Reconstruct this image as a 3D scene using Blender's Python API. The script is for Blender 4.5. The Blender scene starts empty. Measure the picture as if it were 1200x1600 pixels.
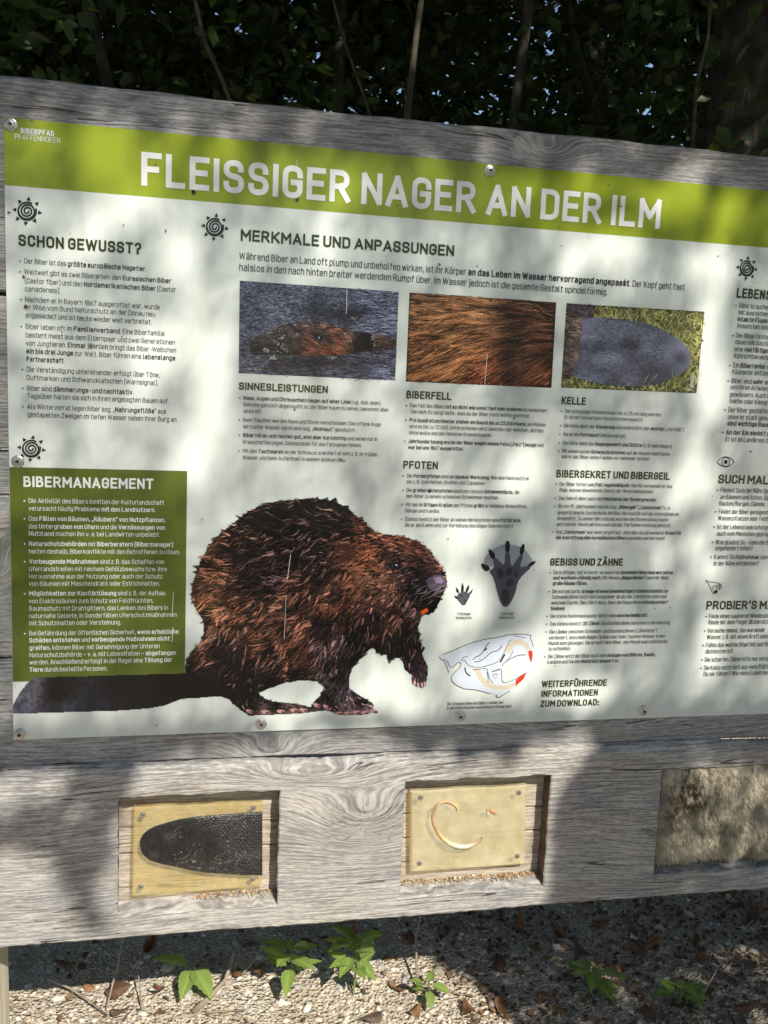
import bpy, math, random
import numpy as np
random.seed(7); rng = np.random.default_rng(11)
S = bpy.context.scene
COL = S.collection
# ------------------------------------------------------------------ camera
F = 1380.0                                   # focal length in pixels of the 1200 x 1600 photograph
RM = np.array([[0.98012474, -0.04181703, -0.19392479],
               [0.01417386, 0.98979417, -0.14179775],
               [0.19787519, 0.13623082, 0.97071447]])   # rows: right, down, forward; columns: X, -Z, Y
CX, CY, CZ = 0.28835, -1.39182, 1.56172
cam_d = bpy.data.cameras.new('camera'); cam = bpy.data.objects.new('camera', cam_d); COL.objects.link(cam)
cam_d.sensor_fit = 'VERTICAL'; cam_d.sensor_height = 36.0; cam_d.lens = 36.0 * F / 1600.0
cam_d.clip_start = 0.02; cam_d.clip_end = 500
from mathutils import Matrix, Vector
def wv(r): return Vector((r[0], r[2], -r[1]))
right, down, fwd = wv(RM[0]), wv(RM[1]), wv(RM[2])
cam.matrix_world = Matrix(((right.x, -down.x, -fwd.x, CX), (right.y, -down.y, -fwd.y, CY), (right.z, -down.z, -fwd.z, CZ), (0, 0, 0, 1)))
S.camera = cam
S.render.resolution_x, S.render.resolution_y = 768, 1024
# ------------------------------------------------------------------ sun, sky, exposure
TAZ, TEL = 0.32, 0.95                        # per metre towards the viewer the sunbeam goes 0.32 right and 0.95 up
sv = Vector((TAZ, -1.0, TEL)).normalized()
elev = math.asin(sv.z)
w = bpy.data.worlds.new('World'); S.world = w; w.use_nodes = True
nt = w.node_tree; nt.nodes.clear()
sky = nt.nodes.new('ShaderNodeTexSky'); sky.sky_type = 'NISHITA'; sky.sun_disc = False
sky.sun_elevation = elev; sky.sun_rotation = math.atan2(sv.x, sv.y)
sky.air_density = 1.0; sky.dust_density = 0.6; sky.ozone_density = 1.0
bg = nt.nodes.new('ShaderNodeBackground'); bg.inputs['Strength'].default_value = 0.095
out = nt.nodes.new('ShaderNodeOutputWorld')
nt.links.new(sky.outputs[0], bg.inputs[0]); nt.links.new(bg.outputs[0], out.inputs[0])
sd = bpy.data.lights.new('sun', 'SUN'); sd.energy = 3.4; sd.angle = math.radians(0.53); sd.color = (1.0, 0.93, 0.82)
sun = bpy.data.objects.new('sun', sd); COL.objects.link(sun)
sun.rotation_euler = sv.to_track_quat('Z', 'Y').to_euler(); sun.location = (3, -8, 9)
S.view_settings.view_transform = 'Standard'; S.view_settings.look = 'None'
S.view_settings.exposure = 0.7; S.view_settings.gamma = 1.0
S.render.engine = 'CYCLES'
try:
    S.cycles.max_bounces = 6; S.cycles.transparent_max_bounces = 8
except Exception: pass

# ------------------------------------------------------------------ helpers
def lin(c):
    c = np.asarray(c, float) / 255.0
    return np.where(c <= 0.04045, c / 12.92, ((c + 0.055) / 1.055) ** 2.4)
def P(x, y, Y=0.0):
    """photograph pixel -> point of the plane at depth Y (vectorised)"""
    x = np.asarray(x, float); y = np.asarray(y, float)
    a, b = (x - 600) / F, (y - 800) / F
    r = RM[0][:, None] * a.ravel() + RM[1][:, None] * b.ravel() + RM[2][:, None]
    t = (Y - CY) / r[2]
    o = np.stack([CX + r[0] * t, np.full_like(t, Y), CZ - r[1] * t], -1)
    return o.reshape(x.shape + (3,))
GZ = 0.348                                   # level of the ground
def G(x, y, z=GZ):
    """photograph pixel -> point of the ground"""
    r = RM[0] * (x - 600) / F + RM[1] * (y - 800) / F + RM[2]
    t = (CZ - z) / r[1]
    return Vector((CX + r[0] * t, CY + r[2] * t, z))
def row_X(x1, Z, Y):
    """X of the point of the row (Y, Z) that shows at pixel column x1"""
    v0 = np.array([0 - CX, CZ - Z, Y - CY]); a0 = RM @ v0; b0 = RM[:, 0]
    u = (x1 - 600)
    return (F * a0[0] - u * a0[2]) / (u * b0[2] - F * b0[0])

def link(name, me, parent=None, loc=None):
    o = bpy.data.objects.new(name, me); COL.objects.link(o)
    if parent is not None: o.parent = parent
    if loc is not None: o.location = loc
    return o
def mesh(name, v, f, mat=None, parent=None, col=None, smooth=False, base=None, loc=None):
    v = np.asarray(v, float)
    if base is not None: v = v - np.asarray(base)
    me = bpy.data.meshes.new(name)
    if isinstance(f, np.ndarray):
        k = f.shape[1]; n = len(f)
        me.vertices.add(len(v)); me.vertices.foreach_set('co', v.astype(np.float32).ravel())
        me.loops.add(n * k); me.loops.foreach_set('vertex_index', f.astype(np.int32).ravel())
        me.polygons.add(n); me.polygons.foreach_set('loop_start', np.arange(0, n * k, k, dtype=np.int32))
        try: me.polygons.foreach_set('loop_total', np.full(n, k, np.int32))
        except Exception: pass
        me.update(calc_edges=True); me.validate()
    else:
        me.from_pydata([tuple(p) for p in v], [], f); me.update()
    if col is not None:
        at = me.color_attributes.new('Col', 'FLOAT_COLOR', 'POINT')
        c = np.ones((len(v), 4), np.float32); c[:, :3] = col
        at.data.foreach_set('color', c.ravel())
    if smooth: me.polygons.foreach_set('use_smooth', np.ones(len(me.polygons), bool))
    for m in (mat if isinstance(mat, (list, tuple)) else [mat]):
        if m: me.materials.append(m)
    return link(name, me, parent, loc)
def thing(name, label, cat, loc=(0, 0, 0), group=None):
    o = bpy.data.objects.new(name, None); COL.objects.link(o); o.location = loc
    o.empty_display_size = 0.1
    tag(o, label, cat, group); return o
def tag(o, label=None, cat=None, group=None, kind=None):
    if label: o['label'] = label
    if cat: o['category'] = cat
    if group: o['group'] = group
    if kind: o['kind'] = kind
    return o
class MB:
    """collects polygons into one mesh"""
    def __init__(s): s.v, s.f, s.c = [], [], []
    def add(s, pts, faces, col=None):
        n = len(s.v); s.v += [tuple(p) for p in pts]; s.f += [tuple(i + n for i in q) for q in faces]
        if col is not None: s.c += [tuple(col)] * len(pts)
    def box(s, a, b):
        x0, y0, z0 = a; x1, y1, z1 = b
        s.add([(x0,y0,z0),(x1,y0,z0),(x1,y1,z0),(x0,y1,z0),(x0,y0,z1),(x1,y0,z1),(x1,y1,z1),(x0,y1,z1)],
              [(0,3,2,1),(4,5,6,7),(0,1,5,4),(1,2,6,5),(2,3,7,6),(3,0,4,7)])
    def tube(s, pts, rad, n=8, cap=True, jit=0.0):
        pts = [Vector(p) for p in pts]; m = len(pts)
        rad = [rad] * m if not hasattr(rad, '__len__') else rad
        base = len(s.v); up = Vector((0.31, 0.17, 0.93))
        for i, p in enumerate(pts):
            t = (pts[min(i + 1, m - 1)] - pts[max(i - 1, 0)]).normalized()
            if abs(t.dot(up)) > 0.95: up = Vector((0.9, 0.3, 0.1))
            a = t.cross(up).normalized(); b = t.cross(a)
            for k in range(n):
                th = 2 * math.pi * k / n; r = rad[i] * (1 + jit * random.uniform(-1, 1))
                s.v.append(tuple(p + a * math.cos(th) * r + b * math.sin(th) * r))
        for i in range(m - 1):
            for k in range(n):
                s.f.append((base + i*n + k, base + i*n + (k+1) % n, base + (i+1)*n + (k+1) % n, base + (i+1)*n + k))
        if cap:
            s.f.append(tuple(base + k for k in range(n))); s.f.append(tuple(base + (m-1)*n + k for k in reversed(range(n))))
    def build(s, name, mat, parent=None, smooth=False, base=None, col=None):
        return mesh(name, s.v, s.f, mat, parent, col if col is not None else (np.array(s.c) if s.c and len(s.c) == len(s.v) else None), smooth, base)

# ------------------------------------------------------------------ materials
class NT:
    def __init__(s, name):
        s.m = bpy.data.materials.new(name); s.m.use_nodes = True
        s.t = s.m.node_tree; s.n = s.t.nodes; s.bs = s.n['Principled BSDF']; s.o = s.n['Material Output']
    def N(s, kind, **kw):
        q = s.n.new(kind)
        for k, v in kw.items():
            if k in q.inputs.keys(): s.put(q.inputs[k], v)
            else: setattr(q, k, v)
        return q
    def put(s, sock, v):
        if isinstance(v, bpy.types.NodeSocket): s.t.links.new(v, sock)
        elif isinstance(v, bpy.types.Node): s.t.links.new(v.outputs[0], sock)
        else: sock.default_value = v
    def M(s, op, a, b=None, c=None, clamp=False):
        q = s.n.new('ShaderNodeMath'); q.operation = op; q.use_clamp = clamp
        s.put(q.inputs[0], a)
        if b is not None: s.put(q.inputs[1], b)
        if c is not None: s.put(q.inputs[2], c)
        return q.outputs[0]
    def XYZ(s, x, y, z=0.0):
        q = s.n.new('ShaderNodeCombineXYZ'); s.put(q.inputs[0], x); s.put(q.inputs[1], y); s.put(q.inputs[2], z); return q.outputs[0]
    def noise(s, vec, scale, detail=3.0, rough=0.5, dist=0.0):
        q = s.n.new('ShaderNodeTexNoise'); s.put(q.inputs['Vector'], vec); q.inputs['Scale'].default_value = scale
        q.inputs['Detail'].default_value = detail; q.inputs['Roughness'].default_value = rough; q.inputs['Distortion'].default_value = dist
        return q.outputs[0]
    def ramp(s, fac, stops, interp='LINEAR'):
        q = s.n.new('ShaderNodeValToRGB'); s.put(q.inputs[0], fac); cr = q.color_ramp; cr.interpolation = interp
        while len(cr.elements) < len(stops): cr.elements.new(0.5)
        for e, (p, c) in zip(cr.elements, stops):
            e.position = p; e.color = tuple(c) + (1,) if hasattr(c, '__len__') else (c, c, c, 1)
        return q.outputs[0]
    def mix(s, fac, a, b, blend='MIX'):
        q = s.n.new('ShaderNodeMix'); q.data_type = 'RGBA'; q.blend_type = blend
        s.put(q.inputs[0], fac)
        s.put(q.inputs[6], tuple(a) + (1,) if isinstance(a, tuple) else a); s.put(q.inputs[7], tuple(b) + (1,) if isinstance(b, tuple) else b)
        return q.outputs[2]
    def obj(s):
        return s.n.new('ShaderNodeTexCoord').outputs['Object']
    def sep(s, v):
        q = s.n.new('ShaderNodeSeparateXYZ'); s.put(q.inputs[0], v); return q.outputs
    def bump(s, h, strength=0.3, dist=0.002):
        q = s.n.new('ShaderNodeBump'); s.put(q.inputs['Height'], h); q.inputs['Strength'].default_value = strength
        q.inputs['Distance'].default_value = dist; s.put(s.bs.inputs['Normal'], q.outputs[0])
    def done(s, color=None, rough=0.6, **kw):
        if color is not None: s.put(s.bs.inputs['Base Color'], tuple(color) + (1,) if isinstance(color, tuple) else color)
        s.put(s.bs.inputs['Roughness'], rough)
        for k, v in kw.items(): s.put(s.bs.inputs[k.replace('_', ' ')], v)
        return s.m

def wood_mat(name, knots, seed=0.0, light=(0.385, 0.387, 0.39), dark=(0.10, 0.10, 0.103), rings=70.0):
    k = NT(name); x, y, z = k.sep(k.obj())[:3]
    z = k.M('ADD', z, seed * 3.7); 
    low = k.noise(k.XYZ(k.M('MULTIPLY', x, 1.3), k.M('MULTIPLY', z, 5.0), seed), 1.0, 2.0)
    f = k.M('ADD', z, k.M('MULTIPLY', low, 0.04))
    rad = None; kn = None
    for (kx, kz, sx, sz, A, *star) in knots:
        dx = k.M('DIVIDE', k.M('SUBTRACT', x, kx), sx); dz = k.M('DIVIDE', k.M('SUBTRACT', z, kz + seed * 3.7), sz)
        d2 = k.M('ADD', k.M('MULTIPLY', dx, dx), k.M('MULTIPLY', dz, dz))
        e = k.M('EXPONENT', k.M('MULTIPLY', d2, -1.0))
        f = k.M('ADD', f, k.M('MULTIPLY', e, A))
        if not star: continue
        th = k.M('ARCTAN2', dz, dx)
        rr = k.M('SQRT', d2)
        sp = k.noise(k.XYZ(k.M('MULTIPLY', th, 6.0), k.M('MULTIPLY', rr, 1.2), kx * 7), 1.4, 2.0)
        line = k.M('LESS_THAN', k.M('ABSOLUTE', k.M('SUBTRACT', sp, 0.5)), 0.012)
        core = k.M('EXPONENT', k.M('MULTIPLY', d2, -2.2))
        q = k.M('MULTIPLY', line, k.M('GREATER_THAN', core, 0.25)); q2 = core
        rad = q if rad is None else k.M('MAXIMUM', rad, q); kn = q2 if kn is None else k.M('MAXIMUM', kn, q2)
    ring = k.noise(k.XYZ(k.M('MULTIPLY', x, 1.5), k.M('MULTIPLY', f, rings), y), 1.0, 2.5, 0.55, 0.3)
    fib = k.noise(k.XYZ(k.M('MULTIPLY', x, 14.0), k.M('MULTIPLY', f, 330.0), y), 1.0, 3.0, 0.6)
    fleck = k.noise(k.XYZ(k.M('MULTIPLY', x, 70.0), k.M('MULTIPLY', f, 420.0), y), 1.0, 2.0, 0.6)
    blot = k.noise(k.XYZ(k.M('MULTIPLY', x, 2.2), k.M('MULTIPLY', z, 7.0), seed), 2.0, 4.0, 0.6)
    ck = k.noise(k.XYZ(k.M('MULTIPLY', x, 2.4), k.M('ADD', k.M('MULTIPLY', f, 95.0), k.M('MULTIPLY', y, 70.0)), seed + 3), 1.0, 2.0, 0.5, 0.5)
    crack = k.M('MULTIPLY', k.M('LESS_THAN', k.M('ABSOLUTE', k.M('SUBTRACT', ck, 0.5)), 0.010),
                k.M('GREATER_THAN', k.noise(k.XYZ(k.M('MULTIPLY', x, 5.0), k.M('MULTIPLY', z, 22.0), seed + 9), 1.0, 1.0), 0.56))
    t = k.M('ADD', k.M('MULTIPLY', ring, 0.20), k.M('MULTIPLY', fib, 0.85))
    t = k.M('ADD', t, k.M('MULTIPLY', fleck, 0.50))
    t = k.M('ADD', t, k.M('MULTIPLY', blot, 0.30))
    c = k.ramp(t, [(0.62, dark), (0.86, tuple(0.5 * (np.array(dark) + np.array(light)))), (1.02 * 0.975, light), (1.0, tuple(1.15 * np.array(light)))])
    hue = k.noise(k.XYZ(k.M('MULTIPLY', x, 3.0), k.M('MULTIPLY', z, 9.0), seed + 5), 1.5, 3.0)
    c = k.mix(k.ramp(hue, [(0.42, 0.0), (0.68, 1.0)]), c, (1.0, 0.95, 0.89), 'MULTIPLY')
    if kn is not None:
        c = k.mix(k.M('MULTIPLY', kn, 0.55), c, (0.62, 0.61, 0.60), 'MULTIPLY')
        crack = k.M('MAXIMUM', crack, k.M('MULTIPLY', rad, 0.55))
    c = k.mix(k.M('MULTIPLY', crack, 0.85), c, (0.035, 0.03, 0.028))
    h = k.M('SUBTRACT', k.M('ADD', k.M('MULTIPLY', ring, 0.9), k.M('MULTIPLY', fib, 0.9)), k.M('MULTIPLY', crack, 0.9))
    k.bump(h, 0.55, 0.0022)
    return k.done(c, 0.82, Specular_IOR_Level=0.25)

def print_mat(name, color=None, attr=False, stain=True):
    """ink or lacquer on the panel: the same satin gloss everywhere"""
    k = NT(name); o = k.obj()
    if attr:
        q = k.N('ShaderNodeVertexColor', layer_name='Col'); c = q.outputs[0]
    else:
        c = k.n.new('ShaderNodeRGB'); c.outputs[0].default_value = tuple(color) + (1,); c = c.outputs[0]
    if stain:
        x, y, z = k.sep(o)[:3]
        d = k.noise(k.XYZ(k.M('MULTIPLY', x, 26.0), k.M('MULTIPLY', z, 4.0), 0.0), 1.0, 5.0, 0.65)
        c = k.mix(k.ramp(d, [(0.42, 0.0), (0.75, 0.5)]), c, (0.74, 0.75, 0.68), 'MULTIPLY')
        g = k.noise(o, 420.0, 2.0, 0.7)
        c = k.mix(k.ramp(g, [(0.66, 0.0), (0.74, 0.35)]), c, (0.45, 0.45, 0.40), 'MULTIPLY')
        v = k.N('ShaderNodeTexVoronoi', Vector=o, Scale=34.0)
        sz = k.noise(o, 30.0, 2.0)
        spot = k.M('LESS_THAN', v.outputs['Distance'], k.M('MULTIPLY', k.M('SUBTRACT', sz, 0.50), 0.55))
        c = k.mix(k.M('MULTIPLY', spot, 0.8), c, (0.10, 0.09, 0.07))
    r = k.noise(o, 9.0, 4.0, 0.6)
    rr = k.ramp(r, [(0.3, 0.12), (0.7, 0.27)])
    fine = k.noise(o, 60.0, 3.0)
    k.bump(fine, 0.04, 0.002)
    return k.done(c, rr, Specular_IOR_Level=0.5)

def plain(name, color, rough=0.6, **kw):
    k = NT(name); n = k.noise(k.obj(), 60.0, 4.0)
    c = k.mix(k.ramp(n, [(0.3, 0.0), (0.7, 1.0)]), tuple(0.8 * np.array(color)), tuple(np.minimum(1, 1.15 * np.array(color))))
    return k.done(c, rough, **kw)

def leaf_mat(name, c1, c2, trans=0.35, rough=0.45):
    k = NT(name)
    q = k.N('ShaderNodeVertexColor', layer_name='Col')
    c = k.mix(0.5, k.mix(k.noise(k.obj(), 3.0, 3.0), c1, c2), q.outputs[0], 'MULTIPLY')
    c = k.mix(1.0, c, (1.35, 1.35, 1.35), 'MULTIPLY')
    k.done(c, rough, Specular_IOR_Level=0.35)
    tr = k.n.new('ShaderNodeBsdfTranslucent'); k.put(tr.inputs[0], k.mix(1.0, c, (1.2, 1.25, 0.5), 'MULTIPLY'))
    mx = k.n.new('ShaderNodeMixShader'); mx.inputs[0].default_value = trans
    k.t.links.new(k.bs.outputs[0], mx.inputs[1]); k.t.links.new(tr.outputs[0], mx.inputs[2]); k.t.links.new(mx.outputs[0], k.o.inputs[0])
    return k.m

M_panel = print_mat('panel_white', (0.74, 0.81, 0.775))
M_band = print_mat('band_green', tuple(lin((146, 163, 44))))
M_box = print_mat('box_green', tuple(lin((92, 106, 40))))
M_white = print_mat('ink_white', (0.78, 0.80, 0.80), stain=False)
M_black = print_mat('ink_black', (0.022, 0.025, 0.026), stain=False)
M_head = print_mat('ink_olive', tuple(lin((58, 66, 30))), stain=False)
M_photo = print_mat('ink_photo', attr=True)
k = NT('steel'); n_ = k.noise(k.obj(), 200.0, 3.0)
M_steel = k.done(k.mix(n_, (0.52, 0.51, 0.49), (0.74, 0.73, 0.71)), 0.34, Metallic=0.95)
k = NT('panel_edge'); M_edge = k.done(k.mix(k.noise(k.obj(), 80.0), (0.35, 0.36, 0.35), (0.6, 0.61, 0.6)), 0.4)

# ------------------------------------------------------------------ ground
k = NT('ground_soil'); o_ = k.obj()
n1 = k.noise(o_, 9.0, 6.0, 0.65); n2 = k.noise(o_, 90.0, 4.0, 0.6)
vo = k.N('ShaderNodeTexVoronoi', Vector=o_, Scale=130.0)
c_ = k.ramp(n1, [(0.32, (0.50, 0.43, 0.33)), (0.5, (0.68, 0.58, 0.47)), (0.68, (0.72, 0.67, 0.57))])
c_ = k.mix(0.6, c_, k.ramp(n2, [(0.3, (0.45, 0.42, 0.38)), (0.7, (1.1, 1.08, 1.04))]), 'MULTIPLY')
k.bump(k.M('ADD', k.M('MULTIPLY', n2, 0.6), vo.outputs['Distance']), 0.8, 0.012)
M_soil = k.done(c_, 0.95, Specular_IOR_Level=0.15)
def gz(x, y):
    return GZ + 0.012 * np.sin(x * 5.1 + 1.3) * np.cos(y * 4.3) + 0.006 * np.sin(x * 17 + y * 13)
xs = np.concatenate([np.linspace(-80, -1.2, 14), np.linspace(-1.0, 3.0, 90), np.linspace(3.3, 80, 14)])
ys = np.concatenate([np.linspace(-80, -2.2, 14), np.linspace(-2.0, 2.6, 100), np.linspace(2.9, 80, 14)])
gx, gy = np.meshgrid(xs, ys, indexing='ij'); nx, ny = gx.shape
near = (gx > -1.1) & (gx < 3.1) & (gy > -2.1) & (gy < 2.7)
gv = np.stack([gx, gy, np.where(near, gz(gx, gy), GZ)], -1).reshape(-1, 3)
ii = np.arange(nx * ny).reshape(nx, ny)
gf = np.stack([ii[:-1, :-1], ii[1:, :-1], ii[1:, 1:], ii[:-1, 1:]], -1).reshape(-1, 4)
tag(mesh('ground', gv, gf, M_soil, smooth=True), kind='structure')

# ------------------------------------------------------------------ stroke lettering (monoline signage letters)
GL = {}
def _g(ch, spec):
    st = []
    for part in spec.split('|'):
        closed = part.endswith('z'); part = part.rstrip('z').strip()
        pts = []
        for tok in part.split():
            a = [float(q) for q in tok.split(',')]
            pts.append((a[0], a[1], a[2] if len(a) > 2 else 0.0))
        st.append((closed, pts))
    GL[ch] = (max(p[0] for c, s in st for p in s), st)
_up = {'A':'0,0 .3,1 .6,0|.1,.28 .5,.28','B':'0,.53 .42,.53,.2 .42,1,.2 0,1 0,0 .5,0,.24 .5,.53,.24 .3,.53','C':'.5,.74 .5,1,.25 0,1,.25 0,0,.25 .5,0,.25 .5,.26',
'D':'0,0 .25,0 .52,0,.27 .52,1,.27 .25,1 0,1z','E':'.46,0 0,0 0,1 .46,1|0,.52 .4,.52','F':'0,0 0,1 .46,1|0,.5 .38,.5','G':'.5,.76 .5,1,.25 0,1,.25 0,0,.25 .5,0,.25 .5,.48 .28,.48',
'H':'0,0 0,1|.52,0 .52,1|0,.52 .52,.52','I':'0,0 0,1','J':'.38,1 .38,0,.2 0,0,.2 0,.2','K':'0,0 0,1|.52,1 .02,.4|.17,.56 .54,0','L':'0,1 0,0 .44,0',
'M':'0,0 0,1 .34,.36 .68,1 .68,0','N':'0,0 0,1 .54,0 .54,1','O':'0,.5 0,1,.26 .54,1,.26 .54,0,.26 0,0,.26z','P':'0,0 0,1 .5,1,.25 .5,.46,.25 0,.46','Q':'0,.5 0,1,.26 .54,1,.26 .54,0,.26 0,0,.26z|.34,.2 .56,-.04',
'R':'0,0 0,1 .5,1,.25 .5,.48,.25 0,.48|.27,.48 .54,0','S':'.48,.78 .48,1,.22 0,1,.24 0,.54,.22 .5,.48,.22 .5,0,.24 0,0,.22 0,.22','T':'.26,0 .26,1|0,1 .52,1','U':'0,1 0,0,.26 .52,0,.26 .52,1',
'V':'0,1 .29,0 .58,1','W':'0,1 .21,0 .43,.95 .65,0 .86,1','X':'0,0 .54,1|0,1 .54,0','Y':'0,1 .28,.44 .56,1|.28,.44 .28,0','Z':'0,1 .5,1 0,0 .5,0'}
X_ = '.74'
_lo = {'a':'.04,.74 .42,.74,.19 .42,0|.42,.42 0,.42,.19 0,0,.19 .42,0','b':'0,1 0,0 .44,0,.2 .44,.74,.2 0,.74','c':'.4,.56 .4,.74,.18 0,.74,.2 0,0,.2 .4,0,.18 .4,.18','d':'.44,1 .44,0 0,0,.2 0,.74,.2 .44,.74',
'e':'0,.38 .43,.38 .43,.74,.2 0,.74,.2 0,0,.2 .42,0,.14 .42,.1','f':'.3,1 .12,1,.13 .12,0|0,.72 .29,.72','g':'.43,.04 0,.04,.2 0,.74,.2 .43,.74 .43,-.24,.19 .05,-.24','h':'0,0 0,1|0,.74 .42,.74,.2 .42,0','i':'0,0 0,.74|0,1.01 0,1.03',
'j':'.12,.74 .12,-.24,.12 0,-.24|.12,1.01 .12,1.03','k':'0,0 0,1|.4,.74 .02,.32|.14,.44 .42,0','l':'0,1 0,0,.12 .14,0','m':'0,0 0,.74 .35,.74,.17 .35,0|.3,.74 .7,.74,.17 .7,0','n':'0,0 0,.74 .42,.74,.2 .42,0','o':'0,.37 0,.74,.2 .44,.74,.2 .44,0,.2 0,0,.2z',
'p':'0,-.25 0,.74 .44,.74,.2 .44,0,.2 0,0','q':'.44,-.25 .44,.74 0,.74,.2 0,0,.2 .44,0','r':'0,0 0,.74 .27,.74','s':'.37,.6 .37,.74,.13 0,.74,.17 0,.39,.16 .39,.36,.16 .39,0,.17 0,0,.14 0,.13','t':'.12,.98 .12,0,.13 .3,0|0,.74 .3,.74','u':'0,.74 0,0,.2 .42,0|.42,.74 .42,0',
'v':'0,.74 .21,0 .42,.74','w':'0,.74 .16,0 .32,.7 .48,0 .64,.74','x':'0,0 .4,.74|0,.74 .4,0','y':'0,.74 .21,.02|.42,.74 .15,-.24,.08 0,-.24','z':'0,.74 .37,.74 0,0 .37,0',
'ß':'0,0 0,1,.2 .38,1,.2 .38,.58,.15 .2,.58|.2,.56 .44,.56,.2 .44,0,.2 .16,0'}
_di = {'0':'0,.5 0,1,.24 .48,1,.24 .48,0,.24 0,0,.24z','1':'0,.78 .22,1 .22,0','2':'0,.78 0,1,.22 .46,1,.22 .46,.55,.1 0,0 .48,0','3':'0,1 .46,1 .2,.6 .46,.6,.22 .46,0,.24 0,0,.2 0,.15','4':'.36,0 .36,.6|.24,1 0,.24 .5,.24','5':'.44,1 .04,1 .02,.58 .46,.62,.22 .46,0,.24 0,0,.2 0,.14',
'6':'.3,1 .02,.45|0,.3 0,.62,.22 .48,.62,.22 .48,0,.22 0,0,.22z','7':'0,1 .48,1 .16,0','8':'.03,.75 .03,1,.2 .45,1,.2 .45,.54,.2 .03,.54,.2z|0,.3 0,.54,.2 .48,.54,.2 .48,0,.2 0,0,.2z','9':'.18,0 .46,.55|.48,.7 .48,.38,.22 0,.38,.22 0,1,.22 .48,1,.22z'}
_pu = {'.':'0,0 0,.02','•':'0,.36 0,.40',',':'.04,.1 0,-.14',':':'0,0 0,.02|0,.55 0,.57',';':'.04,.1 0,-.14|.04,.5 .04,.62','!':'0,0 0,.02|0,.33 0,1','?':'0,.8 0,1,.2 .42,1,.2 .42,.55,.1 .18,.4 .18,.26|.18,0 .18,.02','(':'.14,1.1 0,1.1,.08 0,-.15,.08 .14,-.15',')':'0,1.1 .14,1.1,.08 .14,-.15,.08 0,-.15',
'-':'0,.4 .26,.4','–':'0,.4 .46,.4','„':'.04,.1 0,-.14|.2,.1 .16,-.14','“':'0,1.02 .04,.82|.16,1.02 .2,.82',"'":'.05,1.05 0,.78','/':'0,-.1 .38,1.06','…':'0,0 0,.02|.26,0 .26,.02|.52,0 .52,.02'}
for d in (_up, _lo, _di, _pu):
    for c, s in d.items(): _g(c, s)
for c, b, y in (('Ä','A',1.2),('Ö','O',1.2),('Ü','U',1.2),('ä','a',.95),('ö','o',.95),('ü','u',.95)):
    wd, st = GL[b]; m_ = wd / 2
    GL[c] = (wd, st + [(False, [(m_ - .13, y + .08, 0), (m_ - .13, y + .10, 0)]), (False, [(m_ + .13, y + .08, 0), (m_ + .13, y + .10, 0)])])

def round_path(pts, closed, seg):
    n = len(pts); o = []
    for i, p in enumerate(pts):
        r = p[2]; q = np.array(p[:2])
        if r <= 0 or (not closed and i in (0, n - 1)): o.append(q); continue
        a = np.array(pts[i - 1][:2]); b = np.array(pts[(i + 1) % n][:2])
        da = a - q; db = b - q; la, lb = np.linalg.norm(da), np.linalg.norm(db)
        r = min(r, la * .999, lb * .999)
        p0, p1 = q + da / la * r, q + db / lb * r
        for t in np.linspace(0, 1, seg + 1):
            # between a circular corner and a quadratic curve
            o.append((1 - t) ** 2 * p0 + 2 * t * (1 - t) * (0.94 * q + 0.03 * (p0 + p1)) + t * t * p1)
    return o
def stroke(pts, wdt, closed=False, cap=False):
    """flat ribbon along a polyline: quads in 2-D"""
    p = [np.asarray(pts[0], float)]
    for q in pts[1:]:
        if np.linalg.norm(np.asarray(q) - p[-1]) > 1e-6: p.append(np.asarray(q, float))
    if closed and np.linalg.norm(p[0] - p[-1]) < 1e-6: p.pop()
    n = len(p)
    if n < 2: return [], []
    for i in range(1, n - 1):
        d1 = (p[i] - p[i-1]) / np.linalg.norm(p[i] - p[i-1]); d2 = (p[i+1] - p[i]) / np.linalg.norm(p[i+1] - p[i])
        if cap and d1 @ d2 < -.25:
            e = wdt * .12
            v1, f1 = stroke(p[:i] + [p[i] - d1 * e], wdt, False, True); v2, f2 = stroke([p[i] + d2 * e] + p[i+1:], wdt, False, True)
            return v1 + v2, f1 + [tuple(q + len(v1) for q in a) for a in f2]
    if cap and not closed:
        e0 = p[0] - p[1]; e1 = p[-1] - p[-2]
        p[0] = p[0] + e0 / np.linalg.norm(e0) * wdt / 2; p[-1] = p[-1] + e1 / np.linalg.norm(e1) * wdt / 2
    L, Rr = [], []
    for i in range(n):
        a = p[i - 1] if (i > 0 or closed) else None; b = p[(i + 1) % n] if (i < n - 1 or closed) else None
        d1 = (p[i] - a) / np.linalg.norm(p[i] - a) if a is not None else None
        d2 = (b - p[i]) / np.linalg.norm(b - p[i]) if b is not None else None
        if d1 is None: d1 = d2
        if d2 is None: d2 = d1
        n1 = np.array([-d1[1], d1[0]]); n2 = np.array([-d2[1], d2[0]])
        m = n1 + n2; lm = np.linalg.norm(m)
        m = n1 if lm < 1e-3 else m / lm
        s = min(1.0 / max(m @ n1, 0.2), 1.9) * wdt / 2
        L.append(p[i] + m * s); Rr.append(p[i] - m * s)
    v = L + Rr; f = [(i, (i + 1) % n, n + (i + 1) % n, n + i) for i in range(n if closed else n - 1)]
    return v, [q[::-1] for q in f]

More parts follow.
